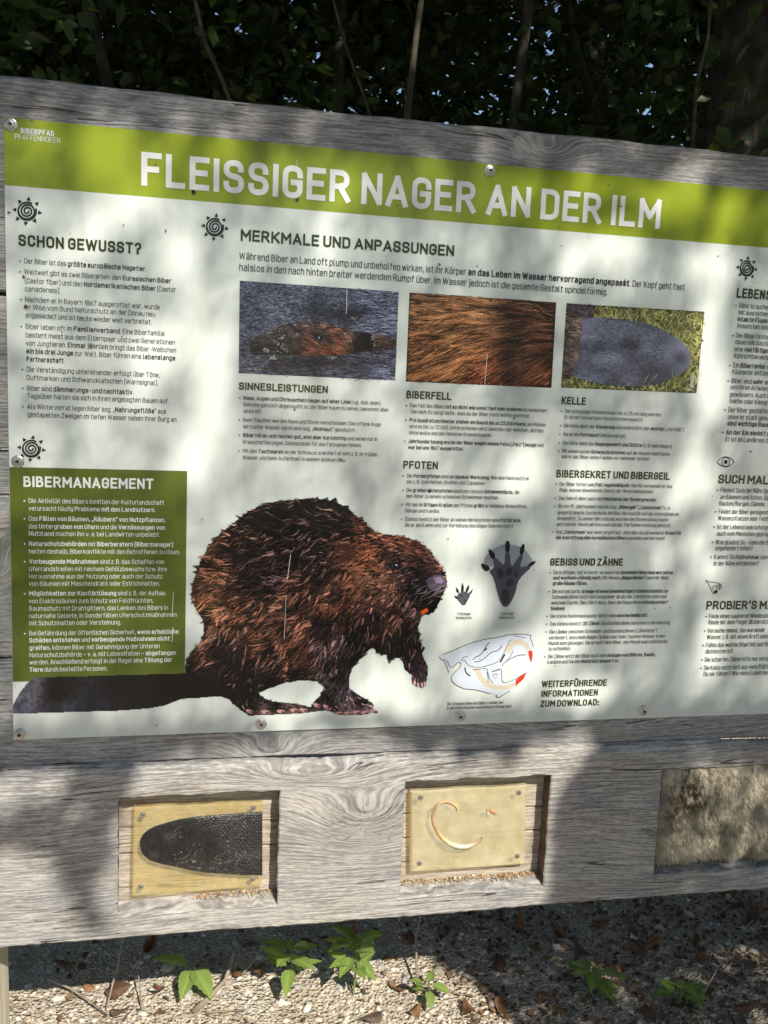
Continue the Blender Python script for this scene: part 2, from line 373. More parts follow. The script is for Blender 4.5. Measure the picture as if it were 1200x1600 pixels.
class Print:
    """flat print on the panel, laid out in metres (X, Z) at a small proud distance"""
    def __init__(s, depth): s.d = depth; s.v, s.f, s.k = [], [], 0
    def put(s, v2, faces, eps=True):
        if len(faces) > 1:
            for fc in faces: s.put([v2[i] for i in fc], [tuple(range(len(fc)))])
            return
        n = len(s.v); s.k += 1
        y = -(s.d + 0.000004 * (s.k % 24))
        s.v += [(q[0], y, q[1]) for q in v2]; s.f += [tuple(i + n for i in fc) for fc in faces]
    def text(s, txt, X, Z, h, xs=1.0, weight=0.13, bold=0.19, seg=3, gap=0.125, measure=False):
        """**bold** switches the weight; returns (stretchable, fixed) widths"""
        x = X; b = False; i = 0; A = B = 0.0
        while i < len(txt):
            if txt[i:i + 2] == '**': b = not b; i += 2; continue
            c = txt[i]; i += 1
            wt = bold if b else weight
            if c == ' ': x += 0.25 * h * xs; A += .25 * h; continue
            wd, st = GL.get(c, GL['-'])
            if not measure:
                for closed, pts in st:
                    q_ = round_path(pts, closed, seg)
                    q_ = [np.array([x + (wt / 2 + q[0] * xs) * h, Z + (wt / 2 + q[1] * (1 - wt)) * h]) for q in q_]
                    wgt = wt * h * (1.15 if len(pts) == 2 and abs(pts[0][1] - pts[1][1]) < .03 and pts[0][0] == pts[1][0] else 1.0)
                    v, f = stroke(q_, wgt, closed, True); s.put(v, f)
            A += wd * h; B += (wt + gap) * h; x += (wd * xs + wt + gap) * h
        return A, B
    def line(s, txt, x0, y0, x1=None, cap=7.5, xs=1.0, **kw):
        a = P(x0, y0); X, Z = a[0], a[2]
        h = P(x0, y0 - cap)[2] - Z; g = .125
        if x1 is not None:
            A, B = s.text(txt, X, Z, h, 1.0, measure=True, **kw); T = row_X(x1, Z, 0.0) - X + g * h
            xs = (T - B) / A
            if xs < .72 or xs > 1.25:                       # share the rest with the gaps between letters
                xs2 = min(max(xs, .72), 1.25); n = len(txt.replace('**', '').replace(' ', '')); g = max(.05, g + (xs - xs2) * A / n / h); xs = (T - g * h * 0 - (B + (g - .125) * n * h)) / A
        s.text(txt, X, Z, h, xs, gap=g, **kw); return xs
    def disc(s, cx, cy, r, n=10, ry=None):
        s.poly([(cx + r * math.cos(2*math.pi*i/n), cy + (ry or r) * math.sin(2*math.pi*i/n)) for i in range(n)])
    def poly(s, px):
        q = P([p[0] for p in px], [p[1] for p in px]); s.put([(a[0], a[2]) for a in q], [tuple(range(len(px)))])
    def px(s, pts, wpx=1.0, closed=False):
        q = P([p[0] for p in pts], [p[1] for p in pts])
        v, f = stroke([(a[0], a[2]) for a in q], wpx * 0.00098, closed); s.put(v, f)
    def build(s, name, mat, parent):
        return mesh(name, s.v, s.f, mat, parent)

# ------------------------------------------------------------------ wooden display board
ZB, ZL, ZT = 0.659, 0.953, 1.977
XA, XB = -0.42, 1.86
YL = -0.012                                   # front of the lower plank
board = thing('display_board', 'weathered grey oak display board of wide planks with three recesses cut in its lowest plank', 'display board', (0, 0, 0))
def plank(name, z0, z1, y0, y1, mat, x0=XA, x1=XB, ch=0.003, wav=0.0012):
    n = 120; X = np.linspace(x0, x1, n)
    prof = [(y1, z0), (y0 + ch, z0), (y0, z0 + ch), (y0, z0 + (z1 - z0) * .33), (y0, z0 + (z1 - z0) * .66), (y0, z1 - ch), (y0 + ch, z1), (y1, z1)]
    v = []; 
    for i, x in enumerate(X):
        e0 = wav * (math.sin(x * 9 + z0 * 31) + .6 * math.sin(x * 31 + z1 * 17) + random.uniform(-.35, .35)); e1 = wav * (math.sin(x * 7 + z1 * 23) + .6 * math.sin(x * 37 + z0 * 11) + random.uniform(-.35, .35))
        for (y, z) in prof:
            t = (z - z0) / (z1 - z0); v.append((x, y, z + e0 * (1 - t) + e1 * t))
    m = len(prof); f = [(i*m + j, (i+1)*m + j, (i+1)*m + j + 1, i*m + j + 1) for i in range(n - 1) for j in range(m - 1)]
    f += [(i*m, i*m + m - 1, (i+1)*m + m - 1, (i+1)*m) for i in range(n - 1)]
    f += [tuple(range(m))[::1], tuple((n-1)*m + j for j in reversed(range(m)))]
    return mesh(name, v, f, mat, board)
kt = P(855, 235, 0.004); kb = P(425, 1168, 0.004)
W_top = wood_mat('oak_top', [(kt[0], kt[2], 0.05, 0.022, 0.03), (-0.1, 1.83, 0.2, 0.05, 0.03)], 0.0)
W_a = wood_mat('oak_upper', [(-0.25, 1.55, 0.1, 0.05, 0.06)], 1.0)
W_b = wood_mat('oak_middle', [(-0.03, 1.27, 0.04, 0.04, 0.06)], 2.0)
W_c = wood_mat('oak_ledge', [(kb[0], kb[2] - .012, 0.06, 0.03, 0.035), (0.9, .99, .2, .03, .03)], 3.0)
plank('plank', 1.679, ZT, 0.0042, 0.05, W_top)
plank('plank', 1.4515, 1.6735, 0.0042, 0.05, W_a)
plank('plank', 1.1335, 1.4465, 0.0042, 0.05, W_b)
plank('plank', 0.953, 1.1285, 0.0042, 0.05, W_c)
kk = P(572, 1285, YL); k2 = P(30, 1330, YL); k3 = P(960, 1290, YL)
W_low = wood_mat('oak_lower', [(kk[0], kk[2], 0.10, 0.055, 0.068, 1), (k2[0] + .02, k2[2], 0.22, 0.11, 0.035), (k3[0] + .1, k3[2] - .05, 0.2, 0.1, 0.025), (.46, .93, .09, .02, .03)], 4.0,
                 light=(0.445, 0.437, 0.424), dark=(0.115, 0.112, 0.112), rings=150.0)
# lower plank with the three recesses
holes = []
for q in ([(184, 1247), (437, 1233), (180, 1437), (436, 1413)], [(629, 1219), (858, 1212), (626, 1404), (856, 1385)], [(1031, 1202), None, (1024, 1370), None]):
    a = P(*q[0], YL); d = P(*q[2], YL)
    if q[1]: b = P(*q[1], YL); e = P(*q[3], YL); holes.append(((a[0] + d[0]) / 2, (b[0] + e[0]) / 2, (d[2] + e[2]) / 2, (a[2] + b[2]) / 2))
    else: holes.append(((a[0] + d[0]) / 2, 1.385, d[2], a[2]))
ZF0, ZF1 = ZB + 0.004, 0.940
def lines(a, b, step, extra):
    c = [a, b] + extra
    c = sorted(set(round(q, 5) for q in c)); o = []
    for p, q in zip(c[:-1], c[1:]):
        m = max(1, int(round((q - p) / step))); o += list(np.linspace(p, q, m + 1)[:-1])
    return np.array(o + [c[-1]])
lx = lines(XA, XB, 0.011, [h[0] for h in holes] + [h[1] for h in holes])
lz = lines(ZF0, ZF1, 0.011, [h[2] for h in holes] + [h[3] for h in holes])
RD = 0.036                                     # recess depth
V, Fc, idx = [], [], {}
def vid(p):
    V.append(p); return len(V) - 1
def near_(a, b): return abs(a - b) < 1e-4
edge_j = {}
for i, x in enumerate(lx):
    for j, z in enumerate(lz):
        inside = any(h[0] + 1e-4 < x < h[1] - 1e-4 and h[2] + 1e-4 < z < h[3] - 1e-4 for h in holes)
        if inside: continue
        dx = dz = 0
        for h in holes:
            on = (h[0] - 1e-4 < x < h[1] + 1e-4 and h[2] - 1e-4 < z < h[3] + 1e-4)
            if on: dx, dz = random.gauss(0, .0006), random.gauss(0, .0007) + 0.0012 * math.sin(x * 60)
        if j == 0: dz += random.gauss(0, .0006) + .0012 * math.sin(x * 8)
        if j == len(lz) - 1: dz += .0025 * math.sin(x * 7 + 1) + .0015 * math.sin(x * 23) + random.gauss(0, .0005)
        idx[i, j] = vid((x + dx, YL + 0.0006 * math.sin(x * 21 + z * 40), z + dz))
for i in range(len(lx) - 1):
    for j in range(len(lz) - 1):
        xc, zc = (lx[i] + lx[i+1]) / 2, (lz[j] + lz[j+1]) / 2
        if any(h[0] < xc < h[1] and h[2] < zc < h[3] for h in holes): continue
        Fc.append((idx[i, j], idx[i+1, j], idx[i+1, j+1], idx[i, j+1]))
def wall(ids, offs):
    """rows of vertices behind a line of front vertices"""
    rows = [ids]
    for (dx, dy, dz) in offs: rows.append([vid((V[q][0] + (dx(n) if callable(dx) else dx), V[q][1] + dy, V[q][2] + (dz(n) if callable(dz) else dz))) for n, q in enumerate(ids)])
    for r0, r1 in zip(rows[:-1], rows[1:]):
        for n in range(len(ids) - 1): Fc.append((r0[n], r0[n+1], r1[n+1], r1[n]))
def run_x(a, b, z): j = int(np.argmin(abs(lz - z))); return [idx[i, j] for i in range(len(lx)) if a - 1e-4 < lx[i] < b + 1e-4]
def run_z(x, a, b): i = int(np.argmin(abs(lx - x))); return [idx[i, j] for j in range(len(lz)) if a - 1e-4 < lz[j] < b + 1e-4]
F_h0 = len(Fc)
for h in holes:
    c = .0022
    # chamfered rim, then the walls; the sill slopes up towards the back
    for kind, ids in (('l', run_z(h[0], h[2], h[3])), ('r', run_z(h[1], h[2], h[3])), ('b', run_x(h[0], h[1], h[2])), ('t', run_x(h[0], h[1], h[3]))):
        n = len(ids)
        endc = lambda sgn, n=n: (lambda q: 0)
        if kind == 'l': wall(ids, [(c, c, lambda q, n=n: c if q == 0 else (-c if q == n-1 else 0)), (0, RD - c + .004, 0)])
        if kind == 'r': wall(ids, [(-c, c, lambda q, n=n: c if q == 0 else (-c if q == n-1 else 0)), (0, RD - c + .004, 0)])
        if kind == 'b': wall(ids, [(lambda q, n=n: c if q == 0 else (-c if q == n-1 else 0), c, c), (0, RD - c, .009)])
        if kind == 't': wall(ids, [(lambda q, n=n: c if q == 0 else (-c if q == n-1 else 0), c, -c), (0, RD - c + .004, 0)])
F_h1 = len(Fc)
allx = run_x(XA, XB, ZF0); wall(allx, [(0, .004, -.004), (0, .06, 0)])
allx = run_x(XA, XB, ZF1); wall(allx, [(0, .003, .007), (0, .009, .0125), (0, .016, .0145)])
wall(run_z(XA, ZF0, ZF1), [(0, .06, 0)]); wall(run_z(XB, ZF0, ZF1), [(0, .06, 0)])
k = NT('oak_cut_shade'); cn = k.noise(k.XYZ(*[k.M('MULTIPLY', a, q) for a, q in zip(k.sep(k.obj())[:3], (30.0, 25.0, 160.0))]), 1.0, 4.0)
k.bump(cn, .4, .002); W_cut_shade = k.done(k.ramp(cn, [(.3, (.045, .03, .02)), (.7, (.14, .095, .058))]), .85)  # brown wood of the recess walls, its colour darkened to deepen the shade inside
lp = mesh('lower_plank', V, Fc, [W_low, W_cut_shade], board)
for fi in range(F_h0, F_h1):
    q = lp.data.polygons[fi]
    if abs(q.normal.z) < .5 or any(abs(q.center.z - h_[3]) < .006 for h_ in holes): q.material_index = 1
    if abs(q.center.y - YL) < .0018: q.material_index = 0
W_back = wood_mat('oak_recess', [(0.0, 0.8, .1, .05, .03)], 6.0, light=(0.52, 0.46, 0.39), dark=(0.22, 0.185, 0.15))
for h in holes[:2]:
    zz = [h[2] - .006, h[2] + .09, h[2] + .135, h[3] + .012]
    for a, b in zip(zz[:-1], zz[1:]):
        plank('back_slat', a + .0012, b - .0012, YL + RD, YL + RD + .02, W_back, h[0] - .006, h[1] + .006, .0015, .0004)
h = holes[2]; plank('back_slat', h[2] - .006, h[3] + .012, YL + RD, YL + RD + .02, W_back, h[0] - .006, h[1] + .006, .0015, .0004)
# round posts behind the planks
k = NT('post_wood'); o_ = k.obj(); x_, y_, z_ = k.sep(o_)[:3]
pn = k.noise(k.XYZ(k.M('MULTIPLY', x_, 60.0), k.M('MULTIPLY', y_, 60.0), k.M('MULTIPLY', z_, 4.0)), 1.0, 4.0)
k.bump(pn, .4, .003); M_post = k.done(k.ramp(pn, [(.3, (.28, .25, .18)), (.6, (.5, .46, .36))]), .8)
pr = P(11.5, 1560, 0.115)
for px_ in (pr[0] - .07, 1.70):
    b = MB(); b.tube([(px_, .121, GZ - .05), (px_, .121, .6), (px_ + .003, .121, 1.2), (px_, .121, 1.93)], [.071, .07, .07, .069], 28)
    b.build('post', M_post, board, smooth=True)

# ------------------------------------------------------------------ information panel
PX1, PZ0, PZ1 = 1.52, 1.0010, 1.9210
panel = thing('information_panel', 'printed white and green beaver information panel screwed to the grey planks', 'information panel', (0, 0, 1.0))
panel.location = (0, 0, 0)
b = MB(); b.box((0.001, 0.0, PZ0), (PX1, 0.0034, PZ1)); b.build('sheet', M_panel, panel)
zband = float((P(7, 288)[2] + P(1200, 388)[2]) / 2)
pr_ = Print(.00015); pr_.put([(0.001, zband), (PX1, zband), (PX1, PZ1), (0.001, PZ1)], [(0, 1, 2, 3)]); pr_.build('header_band', M_band, panel)
q0 = P(15, 729); q1 = P(292.5, 736); q2 = P(289, 1059)
pr_ = Print(.0005); pr_.put([(0.0015, q2[2]), (q1[0], q2[2]), (q1[0], q1[2]), (0.0015, q1[2])], [(0, 1, 2, 3)]); pr_.build('green_text_box', M_box, panel)

def block(name, mat, rows, cap, bullets=(), bx=None, depth=.0009, xs=1.0, weight=.098, bold=.142, seg=3, br=1.25):
    p = Print(depth); last = None
    for i, r in enumerate(rows):
        x1 = r[3] if len(r) > 3 else None
        s_ = p.line(r[0], r[1], r[2], x1, cap, xs, weight=weight, bold=bold, seg=seg)
        if x1 is not None: xs = s_
        if i in bullets: p.disc(r[1] - (bx or 6.5), r[2] - cap * .42, br)
    p.build(name, mat, panel)
def heading(txt, x0, y0, x1, cap, mat=None, xs=1.0, weight=.185):
    p = Print(.0009); p.line(txt, x0, y0, x1, cap, xs, weight=weight, seg=6); p.build('heading_lettering', mat or M_head, panel)

p = Print(.0009); p.line('FLEISSIGER NAGER AN DER ILM', 220.7, 290, 1030, 53, weight=.178, seg=8); p.build('title_lettering', M_white, panel)
p = Print(.0009); p.line('BIBERPFAD', 32.7, 208.3, 84.7, 8.5, weight=.19); p.line('PFAFFENHOFEN', 23.3, 217.7, 94.3, 8.8, weight=.1); p.build('path_lettering', M_white, panel)
heading('SCHON GEWUSST?', 29, 384, 220.7, 18)
block('text_lettering', M_black, [
 ('Der Biber ist das **größte europäische Nagetier**.', 38.1, 411.3, 228.8), ('Weltweit gibt es zwei Biberarten: den **Eurasischen Biber**', 38.1, 428.1, 267.2), ('(Castor fiber) und den **Nordamerikanischen Biber** (Castor', 39.2, 442, 274.7), ('canadensis).', 39.2, 454.8, 93.9),
 ('Nachdem er in Bayern 1867 ausgerottet war, wurde', 39.5, 471.3, 249.6), ('er 1966 vom Bund Naturschutz an der Donau neu', 40, 483.3, 242.7), ('angesiedelt und ist heute wieder weit verbreitet.', 40, 496.1, 236.8),
 ('Biber leben oft im **Familienverband**. Eine Biberfamilie', 40.3, 513.5, 257), ('besteht meist aus dem Elternpaar und zwei Generationen', 40.5, 526.8, 273.3), ('von Jungtieren. **Einmal jährlich** bringt das Biber-Weibchen', 40.8, 539.6, 275.2), ('**ein bis drei Junge** zur Welt. Biber führen eine **lebenslange**', 41.3, 552.1, 273.9), ('**Partnerschaft**.', 41.6, 564.7, 101.3),
 ('Die Verständigung untereinander erfolgt über Töne,', 41.9, 580.7, 249.6), ('Duftmarken und Schwanzklatschen (Warnsignal).', 41.9, 593.5, 246.7), ('Biber sind **dämmerungs- und nachtaktiv**.', 42.4, 610, 208.8), ('Tagsüber halten sie sich in ihren angelegten Bauen auf.', 42.7, 622, 263.5),
 ('Als Wintervorrat legen Biber sog. „**Nahrungsflöße**“ aus', 42.7, 638.8, 259.5), ('gestapelten Zweigen im tiefen Wasser neben ihrer Burg an.', 43.2, 651.3, 277.3)], 7.8, (0, 1, 4, 7, 12, 14, 16), 6.7)
heading('BIBERMANAGEMENT', 36.9, 760.6, 239.7, 17, M_white)
block('text_lettering', M_white, [
 ('Die Aktivität des Bibers inmitten der Kulturlandschaft', 45, 785.6, 256.3), ('verursacht häufig **Probleme mit den Landnutzern**.', 45, 797.5, 242.8), ('Das **Fällen von Bäumen, „Räubern“ von Nutzpflanzen,**', 45.3, 813.4, 258.8), ('das **Untergraben von Ufern** und die **Vernässungen von**', 45.3, 825.6, 257.8), ('**Nutzland** machen ihn v. a. bei Landwirten unbeliebt.', 45.3, 836.9, 250),
 ('**Naturschutzbehörden** mit **Biberberatern (Bibermanager)**', 45.6, 852.8, 270.3), ('helfen deshalb, Biberkonflikte mit den Betroffenen zu lösen.', 45.6, 864.7, 281.3), ('**Vorbeugende Maßnahmen** sind z. B. das Schaffen von', 45.6, 880.6, 256.3), ('Uferrandstreifen mit reichem Gehölzbewuchs bzw. ihre', 45.6, 892.2, 260.6), ('Herausnahme aus der Nutzung oder auch der Schutz', 45.6, 903.8, 253.8), ('von Bäumen mit Maschendraht oder Estrichmatten.', 45.6, 915.3, 249.4),
 ('**Möglichkeiten zur Konfliktlösung** sind z. B. der Aufbau', 45.6, 930.6, 258.1), ('von Elektrozäunen zum Schutz von Feldfrüchten,', 45.6, 942.5, 239.4), ('Baumschutz mit Drahtgittern, das Lenken des Bibers in', 45.9, 954.1, 262.5), ('naturnahe Gebiete, in Sonderfällen Uferschutzmaßnahmen', 45.9, 965.6, 276.3), ('mit Schutzmatten oder Versteinung.', 45.9, 976.9, 189),
 ('Bei Gefährdung der öffentlichen Sicherheit, **wenn erhebliche**', 45.9, 992.8, 278.8), ('**Schäden entstehen** und **vorbeugende Maßnahmen nicht**', 45.9, 1003.8, 265.3), ('**greifen,** können Biber mit Genehmigung der Unteren', 46.3, 1015.6, 249.4), ('Naturschutzbehörde – v. a. mit Lebendfallen – **abgefangen**', 46.3, 1026.9, 275), ('werden. Anschließend erfolgt in der Regel eine **Tötung der**', 46.3, 1038.1, 269), ('**Tiere** durch bestellte Personen.', 46.3, 1049.7, 167.8)], 7.2, (0, 2, 5, 7, 11, 16), 6.8, br=1.4)
heading('MERKMALE UND ANPASSUNGEN', 376, 376, 709, 18)
block('text_lettering', M_black, [('Während Biber an Land oft plump und unbeholfen wirken, ist ihr Körper **an das Leben im Wasser hervorragend angepasst**. Der Kopf geht fast', 374, 405, 1069),
 ('halslos in den nach hinten breiter werdenden Rumpf über. Im Wasser jedoch ist die gesamte Gestalt spindelförmig.', 374, 422.7, 948)], 11, bold=.17)
heading('SINNESLEISTUNGEN', 373.3, 608.8, 512, 11.8)
block('text_lettering', M_black, [('**Nase, Augen und Ohrmuscheln liegen auf einer Linie** (vgl. Abb. oben).', 380.5, 624.5, 595.2), ('Beinahe gänzlich abgetaucht ist der Biber kaum zu sehen, bekommt aber', 380.5, 634.7, 607.5), ('alles mit.', 380.5, 644.8, 409.3), ('Beim Tauchen werden Nase und Ohren verschlossen. Das offene Auge', 380, 658.7, 594.7), ('wird unter Wasser durch eine sog. „**Nickhaut**“ geschützt.', 380, 669.3, 555),
 ('**Biber hören und riechen gut, sind aber kurzsichtig** und sehen nur in', 380, 682.7, 589.3), ('Grauschattierungen. Sinneszellen für das Farbsehen fehlen.', 379.5, 693.3, 564.8), ('Mit den **Tasthaaren** an der Schnauze orientiert er sich z. B. im trüben', 379.2, 707.2, 589.3), ('Wasser und beim Aufenthalt in seinem dunklen Bau.', 379.2, 717.6, 540)], 6.2, (0, 3, 5, 7), 6.0, br=1.1)
heading('BIBERFELL', 634.9, 622.3, 704.7, 12)
block('text_lettering', M_black, [('Das Fell des Bibers **ist so dicht wie sonst fast kein anderes** im heimischen', 640.7, 636, 854), ('Tierreich. Es sorgt dafür, dass es der Biber stets wohlig warm hat.', 640.2, 645.7, 827.5), ('**Pro Quadratzentimeter stehen am Bauch bis zu 23.000 Haare,** am Rücken', 639.7, 659, 852.4), ('sind es bis zu 12.000. Unterschieden wird zwischen der weichen, dichten', 639.2, 668.7, 848.8), ('Unterwolle und den festeren Grannenhaaren.', 638.8, 678.6, 768.3),
 ('**Jahrhundertelang wurde der Biber wegen seines Fells („Pelz“) bejagt** und', 638, 691.9, 848.8), ('**war bei uns 1867 ausgerottet.**', 637.8, 701.6, 724.8)], 6, (0, 2, 5), 5.8, br=1.1)
heading('PFOTEN', 629.8, 731.8, 683.7, 12)
block('text_lettering', M_black, [('Die **Vorderpfoten** sind ein **ideales Werkzeug**. Wie eine Hand nutzt er', 635.6, 746, 826.5), ('sie z. B. zum Halten, Greifen und Zupacken.', 635.4, 755.2, 757.9), ('Die **großen Hinterpfoten** besitzen robuste **Schwimmhäute,** die', 634.9, 768.5, 811), ('den Biber zu einem schnellen Schwimmer machen.', 634.4, 777.7, 779.2), ('Mit den **kräftigen Krallen** der Pfoten **gräbt** er mühelos Wohnröhren,', 633.7, 791, 823.4), ('Gänge und Kanäle.', 633.4, 800.4, 686.8),
 ('Ebenso besitzt der Biber an seinen Hinterpfoten eine **Putzkralle,**', 632.7, 813.7, 814.2), ('die er als Kamm und zur Verteilung des öligen Sekrets nutzt.', 632.2, 822.9, 802.6)], 6, (0, 2, 4, 6), 5.6, br=1.1)
heading('KELLE', 876.8, 631.4, 914.8, 12)
block('text_lettering', M_black, [('Der schuppige Schwanz kann bis zu 35 cm lang werden.', 882.3, 644.9, 1033.5), ('Er ist mit hornartigen Hautplättchen besetzt.', 881.8, 654.2, 1004.7), ('Die Kelle dient der **Steuerung** und unterstützt den **Antrieb** („Vortrieb“).', 880.7, 667.6, 1068.6), ('Sie ist ein **Fettdepot** (Wintervorrat).', 879.7, 681, 977.2), ('Die Kelle dient als **Gegengewicht und Stütze** (z. B. beim Nagen).', 878.8, 694.7, 1050.2), ('Mit einem lauten **Schwanzklatschen** auf die Wasseroberfläche', 877.9, 707.3, 1045.4), ('warnt der Biber seine Familie vor nahender Gefahr!', 877.1, 715.9, 1014)], 5.9, (0, 2, 3, 4, 5), 5.4, br=1.1)
heading('BIBERSEKRET UND BIBERGEIL', 869, 745.6, 1045.9, 11.8)
block('text_lettering', M_black, [('Der Biber fettet sein **Fell regelmäßig ein**. Hierfür verwendet er das', 874, 758.8, 1049.8), ('ölige, wasserabweisende Sekret der Hinterleibsdrüsen.', 873.4, 767.9, 1020.5), ('Das Sekret dient auch dem **Markieren der Reviergrenzen**.', 872.7, 780.9, 1024.8), ('Bis ins 19. Jahrhundert wurde sog. „**Bibergeil**“ („**Castoreum**“) u. a.', 871.9, 793.3, 1046.9), ('gegen Krämpfe, hysterische Anfälle, Nervosität und als Aphrodisiakum', 870.8, 803.3, 1059.9), ('eingesetzt. Zu seiner Herstellung wurden die Drüsensäcke rauch-', 870.1, 812.4, 1044.8), ('getrocknet. Heute wird es noch bei der Parfümherstellung genutzt.', 869.5, 821.5, 1047.6),
 ('Das „**Castoreum**“ war einst so gefragt, dass dies als ein weiterer **Grund für**', 868.8, 833.6, 1064.3), ('**die Ausrottung des europäischen Bibers** gesehen werden kann!', 868.2, 842.3, 1037.8)], 5.8, (0, 2, 3, 7), 5.3, br=1.1)
heading('GEBISS UND ZÄHNE', 859.1, 883.6, 972.6, 11.6)
block('text_lettering', M_black, [('Die kräftigen, tief im Kiefer verankerten **Schneidezähne sind wurzellos**', 864.5, 897, 1050.8), ('**und wachsen ständig nach.** Mit diesen **„Nagezähnen“** kann der Biber', 863.8, 905.3, 1045), ('**große Bäume fällen.**', 863.4, 914.1, 917.6), ('Die extrem harte, **orange-braune (eisenhaltige!) Schmelzschicht** der', 862.5, 926.7, 1044.3), ('Schneidezähne nutzt sich langsamer ab als die Zahnhinterseite aus', 861.9, 935.4, 1041), ('weichem Dentin. Dies führt dazu, dass die Nagezähne **ständig scharf**', 861.2, 944.5, 1042.8), ('**bleiben!**', 860.8, 953.4, 881.6),
 ('Die starke Kiefermuskulatur liefert eine **enorme Beißkraft**.', 859.7, 965.3, 1011.8), ('Das Gebiss besitzt **20 Zähne**. Die Backenzähne zerkleinern die Nahrung.', 859.1, 977.4, 1047.4), ('Die **Lücke** zwischen Schneide- und Backenzähnen („Diastema“)', 858.2, 989.8, 1025.9), ('verhindert, dass beim Nagen Späne oder beim Tauchen Wasser in den', 857.3, 999, 1038.9), ('Mundraum gelangen. Sie erlaubt dem Biber, den Mundraum vollständig', 856.9, 1007.7, 1042), ('zu schließen.', 856.7, 1016.2, 891.6), ('Die Zähne setzt der Biber auch zum **Anlegen von Röhren, Bauen,**', 855.8, 1028.3, 1023.7), ('Kanälen und für den **Materialtransport** ein.', 855.2, 1037, 967.4)], 5.8, (0, 3, 7, 8, 9, 13), 5.1, br=1.1)
for t, x0, y0, x1 in (('WEITERFÜHRENDE', 846, 1073.8, 947.7), ('INFORMATIONEN', 845.4, 1089, 933.6), ('ZUM DOWNLOAD:', 843.9, 1104.6, 935.3)): heading(t, x0, y0, x1, 10.2)
heading('LEBENSRAUM', 1150.3, 465, None, 15.2, xs=.80)
block('text_lettering', M_black, [('Biber brauchen', 1154.3, 480.8, 1203), ('mit ausreichend', 1153.2, 491.4), ('**intakte Fluss- bzw.**', 1151.8, 502), ('Ansonsten sind', 1150.7, 512.3), ('Der Biber richtet', 1149.4, 527.4), ('dauernde Bautätigkeit', 1148.2, 537.5), ('eine **vielfältige Wasser-**', 1147.1, 548.8), ('Röhrichtbereichen', 1146.2, 559.3), ('Ein **Biberrevier** erstreckt', 1144.9, 574), ('Kilometer entlang', 1143.7, 584.3),
 ('Biber sind **sehr** anpassungsfähig', 1142.4, 598.3), ('und ihren Altwässern', 1141, 608), ('gewässern. Auch Gräben', 1139.9, 619.4), ('teiche oder Kiesgruben', 1139.2, 629.8), ('Der Biber gestaltet ein', 1137.4, 643.7), ('unserer stark genutzten', 1136.8, 654.5), ('**sind wichtige Bausteine**', 1135.9, 664.9), ('**An der Ilm siedelt der Biber**', 1133.8, 678.8), ('Er ist im Landkreis zu', 1133.2, 689.6)], 7.6, (0, 4, 8, 10, 14, 17), 4.8, br=1.2)
heading('SUCH MAL!', 1121.5, 755.1, 1203.5, 13.9)
block('text_lettering', M_black, [('Findest Du in der Nähe Spuren', 1125.5, 768.9, 1213), ('an Bäumen und Ästen, Späne', 1125, 779.6, 1211), ('Bauten/Burgen, Dämme …', 1123.6, 789.8, 1199.6), ('Findet der Biber genügend', 1122.4, 802.6, 1199), ('Wasserpflanzen oder Feldfrüchte', 1121.7, 812.8, 1220), ('Ist der Lebensraum naturgemäß', 1120, 826.4, 1212), ('auch vom Menschen geprägt', 1119.6, 837, 1204), ('Was glaubst Du – kann der Biber', 1117.9, 850.4, 1212), ('ungehindert leben?', 1117, 859.6, 1175.4), ('Kannst Du Maßnahmen zum', 1115.5, 873.4, 1198.7), ('in der Nähe entdecken?', 1114.8, 883.4, 1184.9)], 7.2, (0, 3, 5, 7, 9), 4.6, br=1.2)
heading("PROBIER'S MAL!", 1103, 952.3, 1221, 13.4)
block('text_lettering', M_black, [('Finde einen sauberen Weidenast', 1107.2, 966, 1202.5), ('Rinde mit dem Finger abzukratzen', 1106.5, 975.5, 1206), ('Versuche einmal, das warnende', 1104.9, 988.6, 1194), ('Wasser z. B. mit einem Brett oder', 1104.1, 998.6, 1200), ('Fühle das weiche Biberfell und finde', 1102.7, 1011.2, 1208), ('dichtesten ist!', 1102, 1021.1, 1144.5), ('Die scharfen Zähne bitte nur vorsichtig', 1100.8, 1034, 1214), ('Die Kelle setzt sich aus viele Plättchen', 1099.4, 1046.8, 1213), ('Du sie fühlen? Wie viele Ecken besitzen', 1098.9, 1056.3, 1216)], 7, (0, 2, 4, 6, 7), 4.3, br=1.2)
block('caption_lettering', M_black, [('Trittsiegel', 714.2, 961.1, 735.3), ('Vorderpfote', 712, 967.3, 736.5)], 4.6)
block('caption_lettering', M_black, [('Trittsiegel', 781.4, 961.1, 802.4), ('Hinterpfote', 779.1, 967.3, 803)], 4.6)
block('caption_lettering', M_black, [('Die Schneidezähne des Bibers reichen tief', 698.5, 1102, 786.3), ('in den Kieferknochen und wachsen ständig nach.', 698.1, 1108.4, 799.5)], 4.8)
